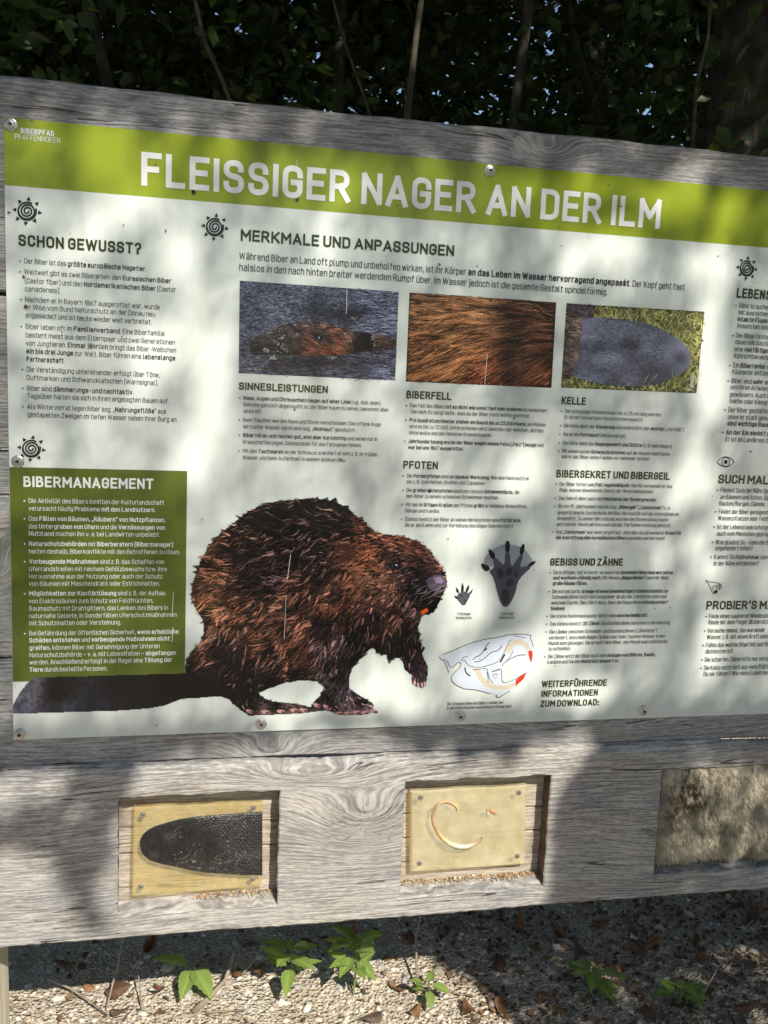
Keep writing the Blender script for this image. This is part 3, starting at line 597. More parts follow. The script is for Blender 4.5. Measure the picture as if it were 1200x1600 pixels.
# ---- icons
def sun_icon(cx, cy, rx, ry, rot=0.0):
    p = Print(.0009)
    def q(r, a): return (cx + rx * r * math.cos(a + rot), cy + ry * r * math.sin(a + rot))
    p.px([q(.08 + .5 * t, -.6 + t * 2 * math.pi * 2.6) for t in np.linspace(0, 1, 60)], 2.3)
    p.px([q(.6, t) for t in np.linspace(-.3, 5.3, 40)], 2.3)
    for i in range(8):
        a = i * math.pi / 4 + .12; w_ = .19
        p.poly([q(1.0, a), q(.76, a - w_), q(.72, a), q(.76, a + w_)])
    p.build('sun_icon', M_black, panel)
for a in ((42.7, 330, 23.5, 23), (336, 355, 21.8, 22.2), (49.4, 701, 22.8, 21.5), (1166.7, 419.3, 17, 19.5)): sun_icon(*a)
p = Print(.0009)
ex, ey = 1133.6, 721.6
p.px([(ex - 13.3 + 26.6 * t, ey - 8 * math.sin(math.pi * t) ** .8) for t in np.linspace(0, 1, 17)], 1.2); p.px([(ex - 13.3 + 26.6 * t, ey + 7.6 * math.sin(math.pi * t) ** .8) for t in np.linspace(0, 1, 17)], 1.2)
p.px([(ex + 6 * math.cos(a), ey + 7 * math.sin(a)) for a in np.linspace(0, 6.283, 20)], 1.1); p.disc(ex, ey, 2.9, 12, 3.3); p.build('eye_icon', M_black, panel)
def Z3(pts, ox, oy, s): return [(ox + x / s, oy + y / s) for x, y in pts]
p = Print(.0009)
for l_ in ([(262, 868), (290, 880), (330, 883), (355, 890), (368, 908)], [(262, 870), (285, 900), (300, 935), (310, 950), (318, 958), (335, 950), (340, 935)], [(308, 930), (310, 912), (322, 905), (332, 915), (336, 935), (340, 948)], [(340, 893), (352, 905), (355, 930)], [(350, 895), (362, 910), (368, 925)], [(330, 900), (345, 915), (352, 935)]):
    p.px(Z3(l_, 1040, 700, 4.21), .9)
p.poly(Z3([(316, 940), (338, 932), (342, 950), (320, 958)], 1040, 700, 4.21)); p.build('hand_icon', M_black, panel)
# ---- paw prints
C_ = lambda *c: tuple(lin(c))
def flat(name, polys, lines_=(), parent=None, depth=.0007):
    """coloured polygons and lines as one printed drawing"""
    b = MB(); n = 0
    for px, c in polys:
        q = P([a[0] for a in px], [a[1] for a in px]); q[:, 1] = -(depth + .00002 * n); n += 1
        b.add(q, [tuple(range(len(px)))], c)
    for px, wpx, c in lines_:
        q = P([a[0] for a in px], [a[1] for a in px]); v, f = stroke([(a[0], a[2]) for a in q], wpx * .00098)
        y = -(depth + .00002 * n); n += 1
        b.add([(a[0], y, a[1]) for a in v], f, c)
    return b.build(name, M_photo, parent or panel)
def smooth_poly(pts, it=2, closed=True):
    for _ in range(it):
        o = []
        n = len(pts)
        for i in range(n if closed else n - 1):
            a, b = np.array(pts[i], float), np.array(pts[(i + 1) % n], float)
            o += [tuple(.75 * a + .25 * b), tuple(.25 * a + .75 * b)]
        pts = o
    return pts
def ell(cx, cy, rx, ry, rot=0, n=16):
    c, s = math.cos(math.radians(rot)), math.sin(math.radians(rot))
    return [(cx + rx * math.cos(t) * c - ry * math.sin(t) * s, cy + rx * math.cos(t) * s + ry * math.sin(t) * c) for t in np.linspace(0, 2 * math.pi, n, endpoint=False)]
z_ = lambda pts: Z3(pts, 670, 820, 5.16)
web = smooth_poly(z_([(440, 318), (455, 260), (490, 215), (560, 170), (625, 155), (700, 165), (760, 185), (800, 230), (845, 300), (760, 352), (680, 345), (610, 330), (540, 345)]), 1)
palm = smooth_poly(z_([(480, 370), (530, 345), (515, 275), (545, 265), (595, 320), (610, 320), (612, 215), (652, 215), (660, 330), (675, 335), (735, 235), (765, 240), (725, 350), (800, 325), (825, 345), (760, 400), (715, 460), (700, 540), (655, 640), (615, 668), (580, 640), (550, 540), (525, 430)]), 1)
dk, g1, g2 = C_(38, 38, 42), C_(84, 86, 96), C_(60, 61, 70)
flat('hind_paw_drawing', [(web, C_(160, 166, 178)), (palm, g1)] + [(z_(ell(*a)), g2) for a in ((575, 390, 27, 40, -15), (645, 380, 26, 35, 20), (705, 400, 19, 23, 0), (653, 468, 37, 28, -40), (617, 575, 34, 64, 0))] +
     [(smooth_poly(z_(q), 1), dk) for q in ([(418, 312), (440, 312), (490, 335), (490, 365), (460, 378), (430, 350)], [(480, 192), (500, 200), (538, 240), (530, 280), (500, 270), (483, 230)], [(625, 128), (645, 128), (655, 170), (648, 222), (618, 222), (610, 170)], [(770, 150), (772, 200), (755, 242), (730, 235), (733, 190), (755, 155)], [(864, 295), (845, 320), (810, 342), (795, 325), (815, 305), (845, 290)])])
palm = smooth_poly(z_([(225, 580), (240, 548), (300, 535), (325, 555), (335, 570), (305, 620), (295, 645), (270, 650), (255, 630), (235, 610)]), 1)
flat('front_paw_drawing', [(palm, g1), (z_(ell(292, 615, 16, 12)), g2), (z_(ell(262, 572, 18, 9, -15)), g2)] +
     [(z_(q), dk) for q in ([(205, 566), (232, 582), (240, 600), (215, 592)], [(217, 500), (240, 525), (245, 552), (222, 540)], [(270, 465), (282, 500), (280, 540), (258, 540), (262, 495)], [(325, 480), (322, 520), (305, 548), (295, 535), (305, 505)], [(355, 513), (345, 548), (325, 565), (322, 550)])])
# ---- skull
bone, ivory, red, ink = C_(214, 222, 236), C_(212, 202, 184), C_(206, 62, 46), C_(40, 42, 48)
up_ = z_([(80, 1055), (160, 1030), (300, 965), (450, 920), (560, 908), (650, 882), (760, 882), (832, 890), (818, 905), (838, 950), (848, 1000), (830, 1020), (800, 1050), (750, 1045), (690, 1060), (600, 1115), (585, 1150), (470, 1160), (380, 1160), (300, 1150), (270, 1100), (190, 1140), (165, 1205), (125, 1110), (85, 1075)])
lo_ = z_([(180, 1240), (190, 1205), (250, 1160), (300, 1130), (310, 1180), (340, 1210), (370, 1165), (470, 1150), (585, 1130), (590, 1275), (650, 1265), (720, 1230), (790, 1185), (770, 1225), (700, 1300), (620, 1360), (560, 1390), (530, 1385), (530, 1365), (440, 1345), (360, 1325), (280, 1325), (210, 1285)])
arcu = z_([(615, 1030), (640, 960), (690, 925), (750, 922), (800, 955), (830, 1020), (800, 1040), (770, 985), (725, 960), (680, 975), (650, 1045)])
arcl = z_([(362, 1165), (410, 1160), (430, 1215), (470, 1260), (530, 1290), (610, 1295), (695, 1265), (700, 1300), (620, 1328), (540, 1330), (460, 1305), (400, 1250)])
L = lambda pts, wd=.9: (smooth_poly(z_(pts), 2, False), wd, ink)
flat('skull_drawing', [(up_, bone), (lo_, bone), (arcu, ivory), (arcl, ivory), (z_([(800, 1018), (830, 1010), (838, 1050), (824, 1112), (805, 1050)]), red), (z_([(700, 1250), (740, 1215), (788, 1185), (765, 1240), (698, 1302)]), red)],
 [L([(80, 1055), (160, 1030), (300, 965), (450, 920), (560, 908), (650, 882), (760, 880), (832, 890), (812, 905), (835, 950), (846, 1010)], 1.1), L([(650, 884), (720, 900), (815, 918)]), L([(80, 1055), (90, 1078), (130, 1100), (150, 1160), (165, 1205)]), L([(95, 1075), (140, 1090), (160, 1120), (165, 1150), (200, 1145), (230, 1105), (260, 1110), (255, 1150), (190, 1200), (175, 1250), (215, 1290), (290, 1325), (360, 1325), (440, 1345), (530, 1370)], 1.0),
  L([(530, 1370), (552, 1372), (540, 1390), (570, 1392), (700, 1302)], 1.1), L([(248, 1100), (270, 1085), (295, 1095), (300, 1115), (330, 1138), (400, 1150), (480, 1135), (570, 1100), (620, 1000), (650, 930), (690, 922)], 1.0), L([(290, 1130), (292, 1180), (320, 1215), (345, 1212)], 2.2), L([(325, 1165), (400, 1165), (470, 1150), (480, 1220), (500, 1260), (530, 1285)]), L([(585, 1140), (585, 1200), (590, 1275), (650, 1265), (720, 1230), (785, 1188)], 1.0),
  L([(800, 1050), (745, 1045), (690, 1060), (600, 1115), (585, 1150)], 1.0), L([(480, 1195), (560, 1165), (585, 1160)], 1.6), L([(480, 1215), (580, 1190)]), L([(490, 1245), (580, 1220)]), L([(515, 1190), (520, 1240)]), L([(545, 1180), (550, 1235)]), L([(345, 1100), (370, 1065), (420, 1050), (470, 960), (500, 940)], 1.3), L([(345, 1100), (400, 1105), (450, 1075), (500, 1025), (570, 1010), (600, 945)], 1.2), L([(405, 1060), (415, 1100)]),
  L([(425, 1045), (490, 960)], 2.4), L([(560, 1135), (600, 1060), (620, 1030)], 2.8), L([(600, 1115), (660, 1060), (690, 980)]), L([(470, 1290), (480, 1240), (460, 1150)]), L([(250, 1085), (290, 1062), (330, 1055)])])

# ------------------------------------------------------------------ printed photographs: colour fields and hair drawn as fine printed strands
def in_poly(x, y, poly):
    r = np.zeros(x.shape, bool); n = len(poly)
    for i in range(n):
        x1, y1 = poly[i]; x2, y2 = poly[(i + 1) % n]
        if y1 == y2: continue
        c = ((y1 > y) != (y2 > y)) & (x < (x2 - x1) * (y - y1) / (y2 - y1) + x1)
        r ^= c
    return r
def vnoise(x, y, seed):
    """cheap smooth value noise"""
    r = np.random.default_rng(seed); t = r.random((64, 64))
    xi, yi = np.floor(x).astype(int), np.floor(y).astype(int); fx, fy = x - xi, y - yi
    fx, fy = fx * fx * (3 - 2 * fx), fy * fy * (3 - 2 * fy)
    g = lambda a, b: t[a % 64, b % 64]
    return (g(xi, yi) * (1 - fx) + g(xi + 1, yi) * fx) * (1 - fy) + (g(xi, yi + 1) * (1 - fx) + g(xi + 1, yi + 1) * fx) * fy
def idw(x, y, pts, vals, pw=3.0):
    o = np.zeros((len(x), vals.shape[1])); wsum = np.zeros(len(x))
    for (a, b), v in zip(pts, vals):
        wt = 1.0 / (((x - a) ** 2 + (y - b) ** 2) + 60.0) ** (pw / 2); o += wt[:, None] * v; wsum += wt
    return o / wsum[:, None]
class Pic:
    """one printed photograph: all pieces laid in pixel space, joined into one mesh"""
    def __init__(s, depth): s.d = depth; s.v, s.q, s.c, s.n = [], [], [], 0
    def add(s, px, quads, col, dep):
        w_ = P(px[:, 0], px[:, 1]); w_[:, 1] = -(s.d + dep)
        s.v.append(w_); s.q.append(quads + s.n); s.c.append(col); s.n += len(px)
    def grid(s, x0, x1, y0, y1, step, fn, mask=None, quad=None):
        nx_, ny_ = int((x1 - x0) / step) + 1, int((y1 - y0) / step) + 1
        u, v = np.meshgrid(np.linspace(0, 1, nx_), np.linspace(0, 1, ny_), indexing='ij')
        if quad is not None:
            (a, b, c, d) = [np.array(t, float) for t in quad]
            px = (1-u)[..., None]*(1-v)[..., None]*a + u[..., None]*(1-v)[..., None]*b + u[..., None]*v[..., None]*c + (1-u)[..., None]*v[..., None]*d
        else: px = np.stack([x0 + u * (x1 - x0), y0 + v * (y1 - y0)], -1)
        px = px.reshape(-1, 2); i_ = np.arange(nx_ * ny_).reshape(nx_, ny_)
        q = np.stack([i_[:-1, :-1], i_[:-1, 1:], i_[1:, 1:], i_[1:, :-1]], -1).reshape(-1, 4)
        if mask is not None:
            cc = px[q].mean(1); q = q[mask(cc[:, 0], cc[:, 1])]
        s.add(px, q, lin(np.clip(fn(px[:, 0], px[:, 1]), 0, 255)), 0.0)
    def strands(s, x, y, ang, ln, wd, col, bend=0.0, d0=.00004, d1=.0004):
        n = len(x); dx, dy = np.cos(ang), np.sin(ang); nx_, ny_ = -dy, dx
        t = [0, .5, 1.0]; wf = [.55, 1.0, .12]; P_ = []
        be = bend * ln
        for tt, ww in zip(t, wf):
            ox = x + dx * ln * (tt - .5) + nx_ * be * (tt - .5) ** 2 * 4; oy = y + dy * ln * (tt - .5) + ny_ * be * (tt - .5) ** 2 * 4
            P_ += [np.stack([ox + nx_ * wd * ww / 2, oy + ny_ * wd * ww / 2], -1), np.stack([ox - nx_ * wd * ww / 2, oy - ny_ * wd * ww / 2], -1)]
        px = np.stack(P_, 1)                       # n,6,2
        b = np.arange(n)[:, None] * 6
        q = np.concatenate([b + np.array([[0, 1, 3, 2]]), b + np.array([[2, 3, 5, 4]])], 0)
        dep = np.repeat(rng.permutation(n) / n * (d1 - d0) + d0, 6)
        c = np.repeat(lin(np.clip(col, 0, 255)), 6, 0)
        w_ = P(px.reshape(-1, 2)[:, 0], px.reshape(-1, 2)[:, 1]); w_[:, 1] = -(s.d + dep)
        s.v.append(w_); s.q.append(q + s.n); s.c.append(c); s.n += n * 6
    def poly(s, px, col, dep):
        px = np.array(px, float); c = px.mean(0); n = len(px); v = np.vstack([px, c])
        if n % 2: px = np.vstack([px, px[:1]]); n += 1; v = np.vstack([px, c])
        q = np.array([[n, i, (i + 1) % n, (i + 2) % n] for i in range(0, n, 2)])
        s.add(v, q, np.repeat(lin(np.array(col, float))[None], len(v), 0), dep)
    def build(s, name):
        v = np.concatenate(s.v); q = np.concatenate(s.q); c = np.concatenate(s.c) * 1.3; c = c * np.minimum(1, .85 / np.maximum(c.max(1, keepdims=True), 1e-6))
        # every quad faces the viewer (-Y)
        a = v[q]; nrm = np.cross(a[:, 1] - a[:, 0], a[:, 2] - a[:, 0])[:, 1] + np.cross(a[:, 2] - a[:, 0], a[:, 3] - a[:, 0])[:, 1]
        q = np.where((nrm > 0)[:, None], q[:, ::-1], q)
        return mesh(name, v, q, M_photo, panel, c)

def clip_strands(pic, x, y, an, ln, wd, col, bend, quad, d0, d1):
    f_ = np.ones(len(x), bool)
    for s_ in (.5, -.5):
        f_ &= in_poly(x + np.cos(an) * ln * s_, y + np.sin(an) * ln * s_, quad)
    l2 = np.where(f_, ln, ln * .3); g_ = f_.copy()
    for s_ in (.5, -.5): 
        t_ = in_poly(x + np.cos(an) * l2 * s_, y + np.sin(an) * l2 * s_, quad); g_ = t_ if s_ == .5 else g_ & t_
    pic.strands(x[g_], y[g_], an[g_], l2[g_], wd[g_], col[g_], bend[g_], d0, d1)
# ---- standing beaver
zb = lambda pts: [(270 + x / 2.6667, 740 + y / 2.6667) for x, y in pts]
zt = lambda pts: [(x / 3.2, 660 + y / 3.2) for x, y in pts]
outl = zb([(56, 772), (110, 720), (132, 660), (125, 610), (100, 570), (78, 525), (82, 480), (94, 420), (118, 360), (152, 300), (200, 248), (250, 208), (300, 168), (350, 143), (400, 121), (470, 112), (560, 104), (640, 110), (700, 128), (740, 158), (790, 198), (835, 238), (880, 255), (950, 260), (1010, 278), (1050, 303), (1080, 328), (1087, 352), (1110, 377), (1130, 412), (1142, 450), (1140, 475), (1120, 510), (1105, 545), (1085, 575), (1065, 587), (1040, 590), (1030, 605), (1022, 640), (1025, 690), (1030, 730), (1045, 770), (1062, 800), (1060, 850), (1050, 885), (1030, 890), (1010, 885), (998, 875), (995, 840), (965, 815), (955, 765), (920, 770), (900, 780), (890, 755), (855, 745), (835, 725), (815, 735), (790, 765), (770, 780), (750, 800), (735, 850), (735, 895), (780, 925), (830, 955), (838, 965), (835, 980), (850, 990), (800, 1003), (720, 1007), (680, 1000), (640, 985), (600, 990), (540, 997), (500, 1000), (440, 1003), (380, 1005), (320, 1008), (290, 990), (260, 965), (235, 940), (200, 928), (150, 930), (100, 935), (56, 940)])
outl = outl[:-1] + [(290, 1091)] + zt([(900, 1385), (820, 1415), (740, 1430), (600, 1440), (400, 1446), (200, 1452), (64, 1456), (64, 1415), (100, 1350), (130, 1312), (170, 1275), (925, 1255)])
hole = zb([(355, 915), (400, 895), (470, 870), (540, 860), (600, 865), (630, 890), (620, 920), (590, 950), (575, 975), (550, 965), (480, 955), (420, 950), (380, 935)])
CP = [  # zoom x, y, r, g, b, hair direction in degrees (clockwise from right)
(100,480,140,86,58,172),(120,400,132,84,58,168),(180,300,96,60,44,170),(300,230,64,42,34,165),(300,170,74,46,36,190),(420,160,46,32,30,200),(420,210,60,40,33,150),(560,140,36,28,28,195),(690,160,48,34,30,200),(560,230,44,34,31,170),(700,250,52,36,32,165),(800,240,96,56,42,190),
(250,330,60,44,38,166),(220,420,120,76,54,170),(330,350,54,41,38,168),(300,450,70,50,42,160),(420,430,46,36,36,155),(420,330,52,40,36,160),(540,330,52,38,34,160),(600,420,64,44,38,150),(480,520,96,60,44,145),(560,520,86,54,42,145),(170,540,128,82,54,165),(250,560,132,80,54,155),(350,570,100,64,46,150),
(660,480,116,72,52,140),(700,560,150,88,60,135),(750,480,176,106,72,145),(820,430,182,112,76,155),(800,330,196,104,60,165),(760,320,150,84,54,160),(880,320,120,70,48,175),(880,450,166,104,78,160),(930,350,84,56,48,180),(960,290,126,72,50,190),(1030,310,134,76,56,195),(1060,350,112,68,58,190),(990,370,76,52,48,170),(960,430,88,60,54,160),(1000,480,58,44,46,150),(1060,530,24,18,20,140),(1090,560,16,13,14,120),(1040,500,40,32,36,140),(1020,420,66,48,50,160),
(900,520,128,82,64,140),(960,560,96,66,58,110),(1000,590,110,84,78,110),(840,600,58,38,34,130),(900,620,104,62,46,105),(800,560,84,54,44,130),(960,660,44,30,27,95),(1000,720,34,25,25,90),(900,720,44,30,27,100),(1030,830,66,50,58,85),(1035,870,92,68,66,80),(980,790,40,30,30,85),
(700,620,70,44,36,125),(640,560,118,70,50,135),(600,640,66,44,38,140),(520,640,104,62,46,140),(520,760,156,86,50,115),(480,740,110,64,44,140),(600,740,88,68,66,120),(680,720,78,60,62,110),(740,680,40,28,26,110),(770,740,34,24,22,110),(650,830,104,84,84,105),(700,840,56,42,48,100),(690,920,84,72,84,100),(650,950,50,36,34,95),(720,985,134,100,106,20),(790,960,40,28,28,25),(800,990,168,128,136,10),
(380,650,96,60,44,150),(330,720,116,68,46,150),(240,640,116,72,48,150),(150,640,120,76,52,150),(120,740,88,54,40,150),(200,700,56,42,42,125),(240,760,66,52,54,115),(200,820,46,32,28,130),(300,820,34,25,23,120),(420,780,40,28,26,140),(400,870,30,22,20,150),(520,830,34,25,23,160),(300,920,40,28,26,70),(330,980,60,42,40,20),(420,975,72,48,44,10),(500,985,128,94,88,5),(380,995,150,108,102,5),(580,985,90,70,70,5),(60,840,40,28,24,160),(100,880,34,24,21,165),(0,870,28,22,20,175),(180,900,34,24,21,165)]
cpx = zb([(c[0], c[1]) for c in CP]) + zt([(100, 1400), (300, 1350), (600, 1340), (800, 1340), (350, 1425), (120, 1340), (500, 1425)])
cpc = np.array([c[2:5] for c in CP] + [(92, 90, 112), (32, 29, 30), (30, 27, 27), (32, 27, 25), (58, 58, 74), (120, 112, 124), (52, 52, 66)], float)
lum_ = cpc.mean(1); cpc = .80 * cpc + .20 * lum_[:, None]; cpc = np.where((lum_ < 58)[:, None], cpc * np.array([.62, .66, .78]), cpc * np.array([1.04, 1.06, 1.10]))
cpa = np.radians(np.array([c[5] for c in CP] + [170, 178, 178, 176, 178, 150, 178], float)); cpd = np.stack([np.cos(cpa), np.sin(cpa)], -1)
msk = lambda x, y: in_poly(x, y, outl) & ~in_poly(x, y, hole)
pic = Pic(.0006)
def bcol(x, y):
    c = idw(x, y, cpx, cpc, 3.4)
    return c * (0.55 + 0.42 * vnoise(x / 5.0, y / 5.0, 3))[:, None]
pic.grid(18, 702, 775, 1122, 1.25, bcol, msk)
N_ = 16000
x = rng.uniform(18, 702, N_ * 3); y = rng.uniform(778, 1121, N_ * 3); ok = msk(x, y); x, y = x[ok][:N_], y[ok][:N_]
def bang(x, y, jit):
    d_ = idw(x, y, cpx, cpd, 3.0); return np.arctan2(d_[:, 1], d_[:, 0]) + (vnoise(x / 12, y / 12, 5) - .5) * 1.5 + rng.normal(0, jit, len(x))
ang = bang(x, y, .2)
c_ = idw(x, y, cpx, cpc, 3.4) * np.clip(.3 + .6 * vnoise(x / 6, y / 6, 8) + rng.normal(0, .15, len(x)), .18, 1.2)[:, None]
far = y > 1040
ln = np.where(far, rng.uniform(2.5, 6, len(x)), rng.uniform(5, 12, len(x))); ln = np.where(x < 280, ln * .5, ln)
inn = msk(x + np.cos(ang) * ln * .45, y + np.sin(ang) * ln * .45) | (rng.random(len(x)) < np.where(far, .03, .30))
ln = np.where(inn, ln, ln * .25)
pic.strands(x, y, ang, ln, rng.uniform(.5, 1.2, len(x)), c_, rng.normal(0, .09, len(x)), .00004, .0002)
nC = 3900; x = rng.uniform(290, 695, nC * 2); y = rng.uniform(782, 1108, nC * 2); ok = msk(x, y) & ((y < 1045) | (x > 345)); x, y = x[ok][:nC], y[ok][:nC]
ca_ = bang(x, y, .16); head = (x > 545) & (y < 960)
cl_ = np.where(head, rng.uniform(6, 12, len(x)), rng.uniform(10, 22, len(x))); cw_ = np.where(head, rng.uniform(1.2, 2.4, len(x)), rng.uniform(1.8, 4.2, len(x)))
cl_ = np.where(y > 1045, cl_ * .4, cl_); cw_ = np.where(y > 1045, cw_ * .5, cw_)
tipin = msk(x + np.cos(ca_) * cl_ * .5, y + np.sin(ca_) * cl_ * .5) | (rng.random(len(x)) < .30); cl_ = np.where(tipin, cl_, cl_ * .45)
cb_ = np.clip(rng.lognormal(-.42, .62, len(x)), .12, 2.3) * (.35 + 1.3 * vnoise(x / 19, y / 14, 9)); cc0 = idw(x, y, cpx, cpc, 3.4)
K_ = 11; o_ = np.linspace(-1, 1, K_)[None] + rng.normal(0, .12, (len(x), K_))
nx_, ny_ = -np.sin(ca_), np.cos(ca_)
rx = x[:, None] - np.cos(ca_)[:, None] * cl_[:, None] / 2 + nx_[:, None] * o_ * cw_[:, None]; ry = y[:, None] - np.sin(ca_)[:, None] * cl_[:, None] / 2 + ny_[:, None] * o_ * cw_[:, None]
tx = x[:, None] + np.cos(ca_)[:, None] * cl_[:, None] / 2 + nx_[:, None] * o_ * cw_[:, None] * .22 + rng.normal(0, .5, o_.shape); ty = y[:, None] + np.sin(ca_)[:, None] * cl_[:, None] / 2 + ny_[:, None] * o_ * cw_[:, None] * .22 + rng.normal(0, .5, o_.shape)
mx_, my_ = (rx + tx).ravel() / 2, (ry + ty).ravel() / 2; sl = np.hypot(tx - rx, ty - ry).ravel(); sa = np.arctan2(ty - ry, tx - rx).ravel()
sh_ = (1.15 - .75 * np.abs(o_)) * rng.uniform(.6, 1.35, o_.shape); bb_ = cb_[:, None] * sh_
col = cc0[:, None, :] * bb_[..., None] + np.clip(bb_ - 1.05, 0, 1)[..., None] * np.array([96, 70, 56])
pic.strands(mx_, my_, sa, sl, rng.uniform(.45, .9, len(mx_)), (lambda q: q * np.minimum(1, 205 / np.maximum(q.max(1, keepdims=True), 1)))(col.reshape(-1, 3)), np.repeat(rng.normal(0, .07, len(x)), K_), .0002, .00042)
Zb = lambda x, y: (270 + x / 2.6667, 740 + y / 2.6667)
def be(cx, cy, rx, ry, rot=0, n=16): return zb(ell(cx, cy, rx, ry, rot, n))
ear = smooth_poly(zb([(700, 350), (704, 320), (722, 304), (744, 306), (754, 325), (748, 345), (735, 352), (718, 362)]), 1)
pic.poly(ear, (30, 22, 20), .00030)
ge = 900; gx_ = rng.uniform(0, 1, ge); gx2 = 270 + (700 + 60 * gx_) / 2.6667; gy2 = 740 + rng.uniform(296, 366, ge) / 2.6667
pic.strands(gx2, gy2, np.radians(rng.normal(158, 18, ge)), rng.uniform(3, 8, ge), rng.uniform(.4, .8, ge), np.array([[70, 44, 34]]) * rng.uniform(.4, 1.5, (ge, 1)), rng.normal(0, .1, ge), .0003, .00044)
# long pale guard hairs
gn = 1500; gx3 = rng.uniform(300, 690, gn * 2); gy3 = rng.uniform(800, 1060, gn * 2); ok = msk(gx3, gy3); gx3, gy3 = gx3[ok][:gn], gy3[ok][:gn]
gd = idw(gx3, gy3, cpx, cpd, 3.0); ga = np.arctan2(gd[:, 1], gd[:, 0]) + (vnoise(gx3 / 14, gy3 / 14, 15) - .5) * 1.0 + rng.normal(0, .14, len(gx3)); gl = rng.uniform(8, 20, len(gx3))
ok = msk(gx3 + np.cos(ga) * gl * .5, gy3 + np.sin(ga) * gl * .5) & (vnoise(gx3 / 16, gy3 / 10, 16) > .42); gx3, gy3, ga, gl = gx3[ok], gy3[ok], ga[ok], gl[ok]
gc = idw(gx3, gy3, cpx, cpc, 3.4); gc = gc * rng.uniform(1.25, 2.1, (len(gx3), 1)) + np.array([[26, 16, 8]])
pic.strands(gx3, gy3, ga, gl, rng.uniform(.4, .85, len(gx3)), gc * np.minimum(1, 190 / gc.max(1, keepdims=True)) * np.array([[1, .9, .84]]), rng.normal(0, .1, len(gx3)), .0003, .00044)
pic.poly(be(925, 386, 23, 17), (24, 20, 22), .00045); pic.poly(be(926, 386, 15, 12), (44, 46, 58), .00046); pic.poly(be(926, 387, 9, 9), (12, 11, 14), .00047); pic.poly(be(931, 381, 4, 3), (200, 205, 215), .00048)
pic.poly(zb([(1058, 440), (1085, 424), (1115, 420), (1138, 440), (1143, 462), (1132, 486), (1108, 494), (1080, 486), (1062, 470)]), (84, 72, 90), .00045)
pic.poly(zb([(1085, 432), (1112, 428), (1130, 445), (1120, 458), (1095, 455)]), (128, 116, 136), .00046)
pic.poly(be(1124, 478, 9, 6, -30), (30, 24, 30), .00047)
pic.poly(zb([(1000, 540), (1030, 560), (1058, 556), (1050, 566), (1020, 568), (995, 552)]), (18, 12, 12), .00045)
pic.poly(zb([(1032, 574), (1058, 558), (1064, 572), (1040, 588)]), (222, 92, 40), .00047)
# claws and toes
for cx, cy, a in ((1008, 870, 80), (1022, 880, 85), (1038, 880, 85), (1050, 876, 80)): pic.poly(be(cx, cy, 11, 4.5, a, 10), (190, 160, 158), .00045)
for cx, cy, a in ((320, 990, 20), (385, 992, 5), (450, 990, 5), (505, 985, 0), (545, 985, 15), (690, 998, -5), (730, 998, 5), (765, 994, 0), (800, 995, 5), (838, 990, 8), (600, 965, 20), (640, 972, 30)): pic.poly(be(cx, cy, 17, 7.5, a, 12), (168, 128, 126), .00045); pic.poly(be(cx + 8, cy + 3, 8, 4, a, 10), (74, 52, 50), .00046)
# whiskers
xs_ = np.array([Zb(1010 + i * 9, 470 + (i % 4) * 14) for i in range(14)]); pic.strands(xs_[:, 0], xs_[:, 1], np.radians(rng.uniform(120, 175, 14)), rng.uniform(14, 34, 14), np.full(14, .5), np.full((14, 3), 150.), rng.normal(0, .1, 14), .0005, .0006)
pic.build('beaver_picture')
# ---- swimming beaver
zw = lambda pts: [(360 + x / 4.286, 420 + y / 4.286) for x, y in pts]
quadW = [(374.5, 438.5), (623, 456), (617.5, 594.5), (373, 583)]
headp = smooth_poly(zw([(130, 560), (128, 520), (150, 470), (200, 440), (270, 410), (330, 380), (420, 362), (520, 355), (620, 365), (720, 385), (800, 410), (870, 430), (960, 445), (1105, 462), (1105, 535), (1000, 548), (900, 555), (780, 575), (640, 580), (520, 580), (400, 578), (280, 575), (180, 580)]), 1)
pic = Pic(.0003)
def wcol(x, y):
    u, v = (x - 373) / 246, (y - 438) / 150
    n1 = vnoise(x / 3.0, y / 1.1, 21); n2 = vnoise(x / 9.0 + 3, y / 2.2, 22); n3 = vnoise(x / 1.6, y / .9, 23)
    b = 62 + 46 * (n1 - .5) * 2 + 30 * (n2 - .5) * 2 + 28 * (n3 - .5)
    dark = np.exp(-(((x - 540) / 42) ** 2 + ((y - 492) / 13) ** 2)) ; b = b * (1 - .62 * dark)
    b += 52 * np.clip((u - .78) / .1, 0, 1) * (np.sin(y * 1.05 + .25 * np.sin(x * .11) + x * .03) * .8 + .35) * (v < .55)
    low = (y > 553) & (x > 395) & (x < 560); b = np.where(low, b * (.42 + .12 * n1), b)
    b += np.where((y > 560) & (x < 420), 38 * (n2 > .55), 0)
    b += np.where((y > 570) & (x > 500), 34 * (n2 > .5), 0)
    b += np.where(n3 > .86, 46, 0)
    return np.stack([b * .90 + 8, b * .93 + 9, b * 1.10 + 14], -1)
pic.grid(0, 248, 0, 145, .8, wcol, quad=quadW)
hc = zw([(160, 480), (180, 550), (230, 470), (280, 540), (300, 420), (360, 480), (350, 550), (420, 400), (450, 460), (440, 540), (520, 380), (520, 470), (560, 540), (600, 420), (590, 460), (640, 470), (640, 540), (640, 390), (700, 430), (740, 500), (740, 560), (780, 430), (860, 440), (880, 500), (860, 545), (980, 470), (1040, 500), (1080, 480), (1040, 540)])
hv = np.array([(34,32,36),(26,24,28),(62,56,60),(30,26,30),(70,60,62),(36,32,36),(28,24,26),(74,60,60),(52,42,44),(70,46,40),(92,66,60),(116,72,56),(122,70,50),(78,54,50),(30,26,30),(60,44,42),(120,68,48),(112,76,62),(118,74,58),(126,78,58),(112,64,46),(104,72,62),(26,24,28),(16,15,19),(30,26,28),(92,70,64),(78,58,54),(98,80,76),(48,36,36)], float) * 1.05
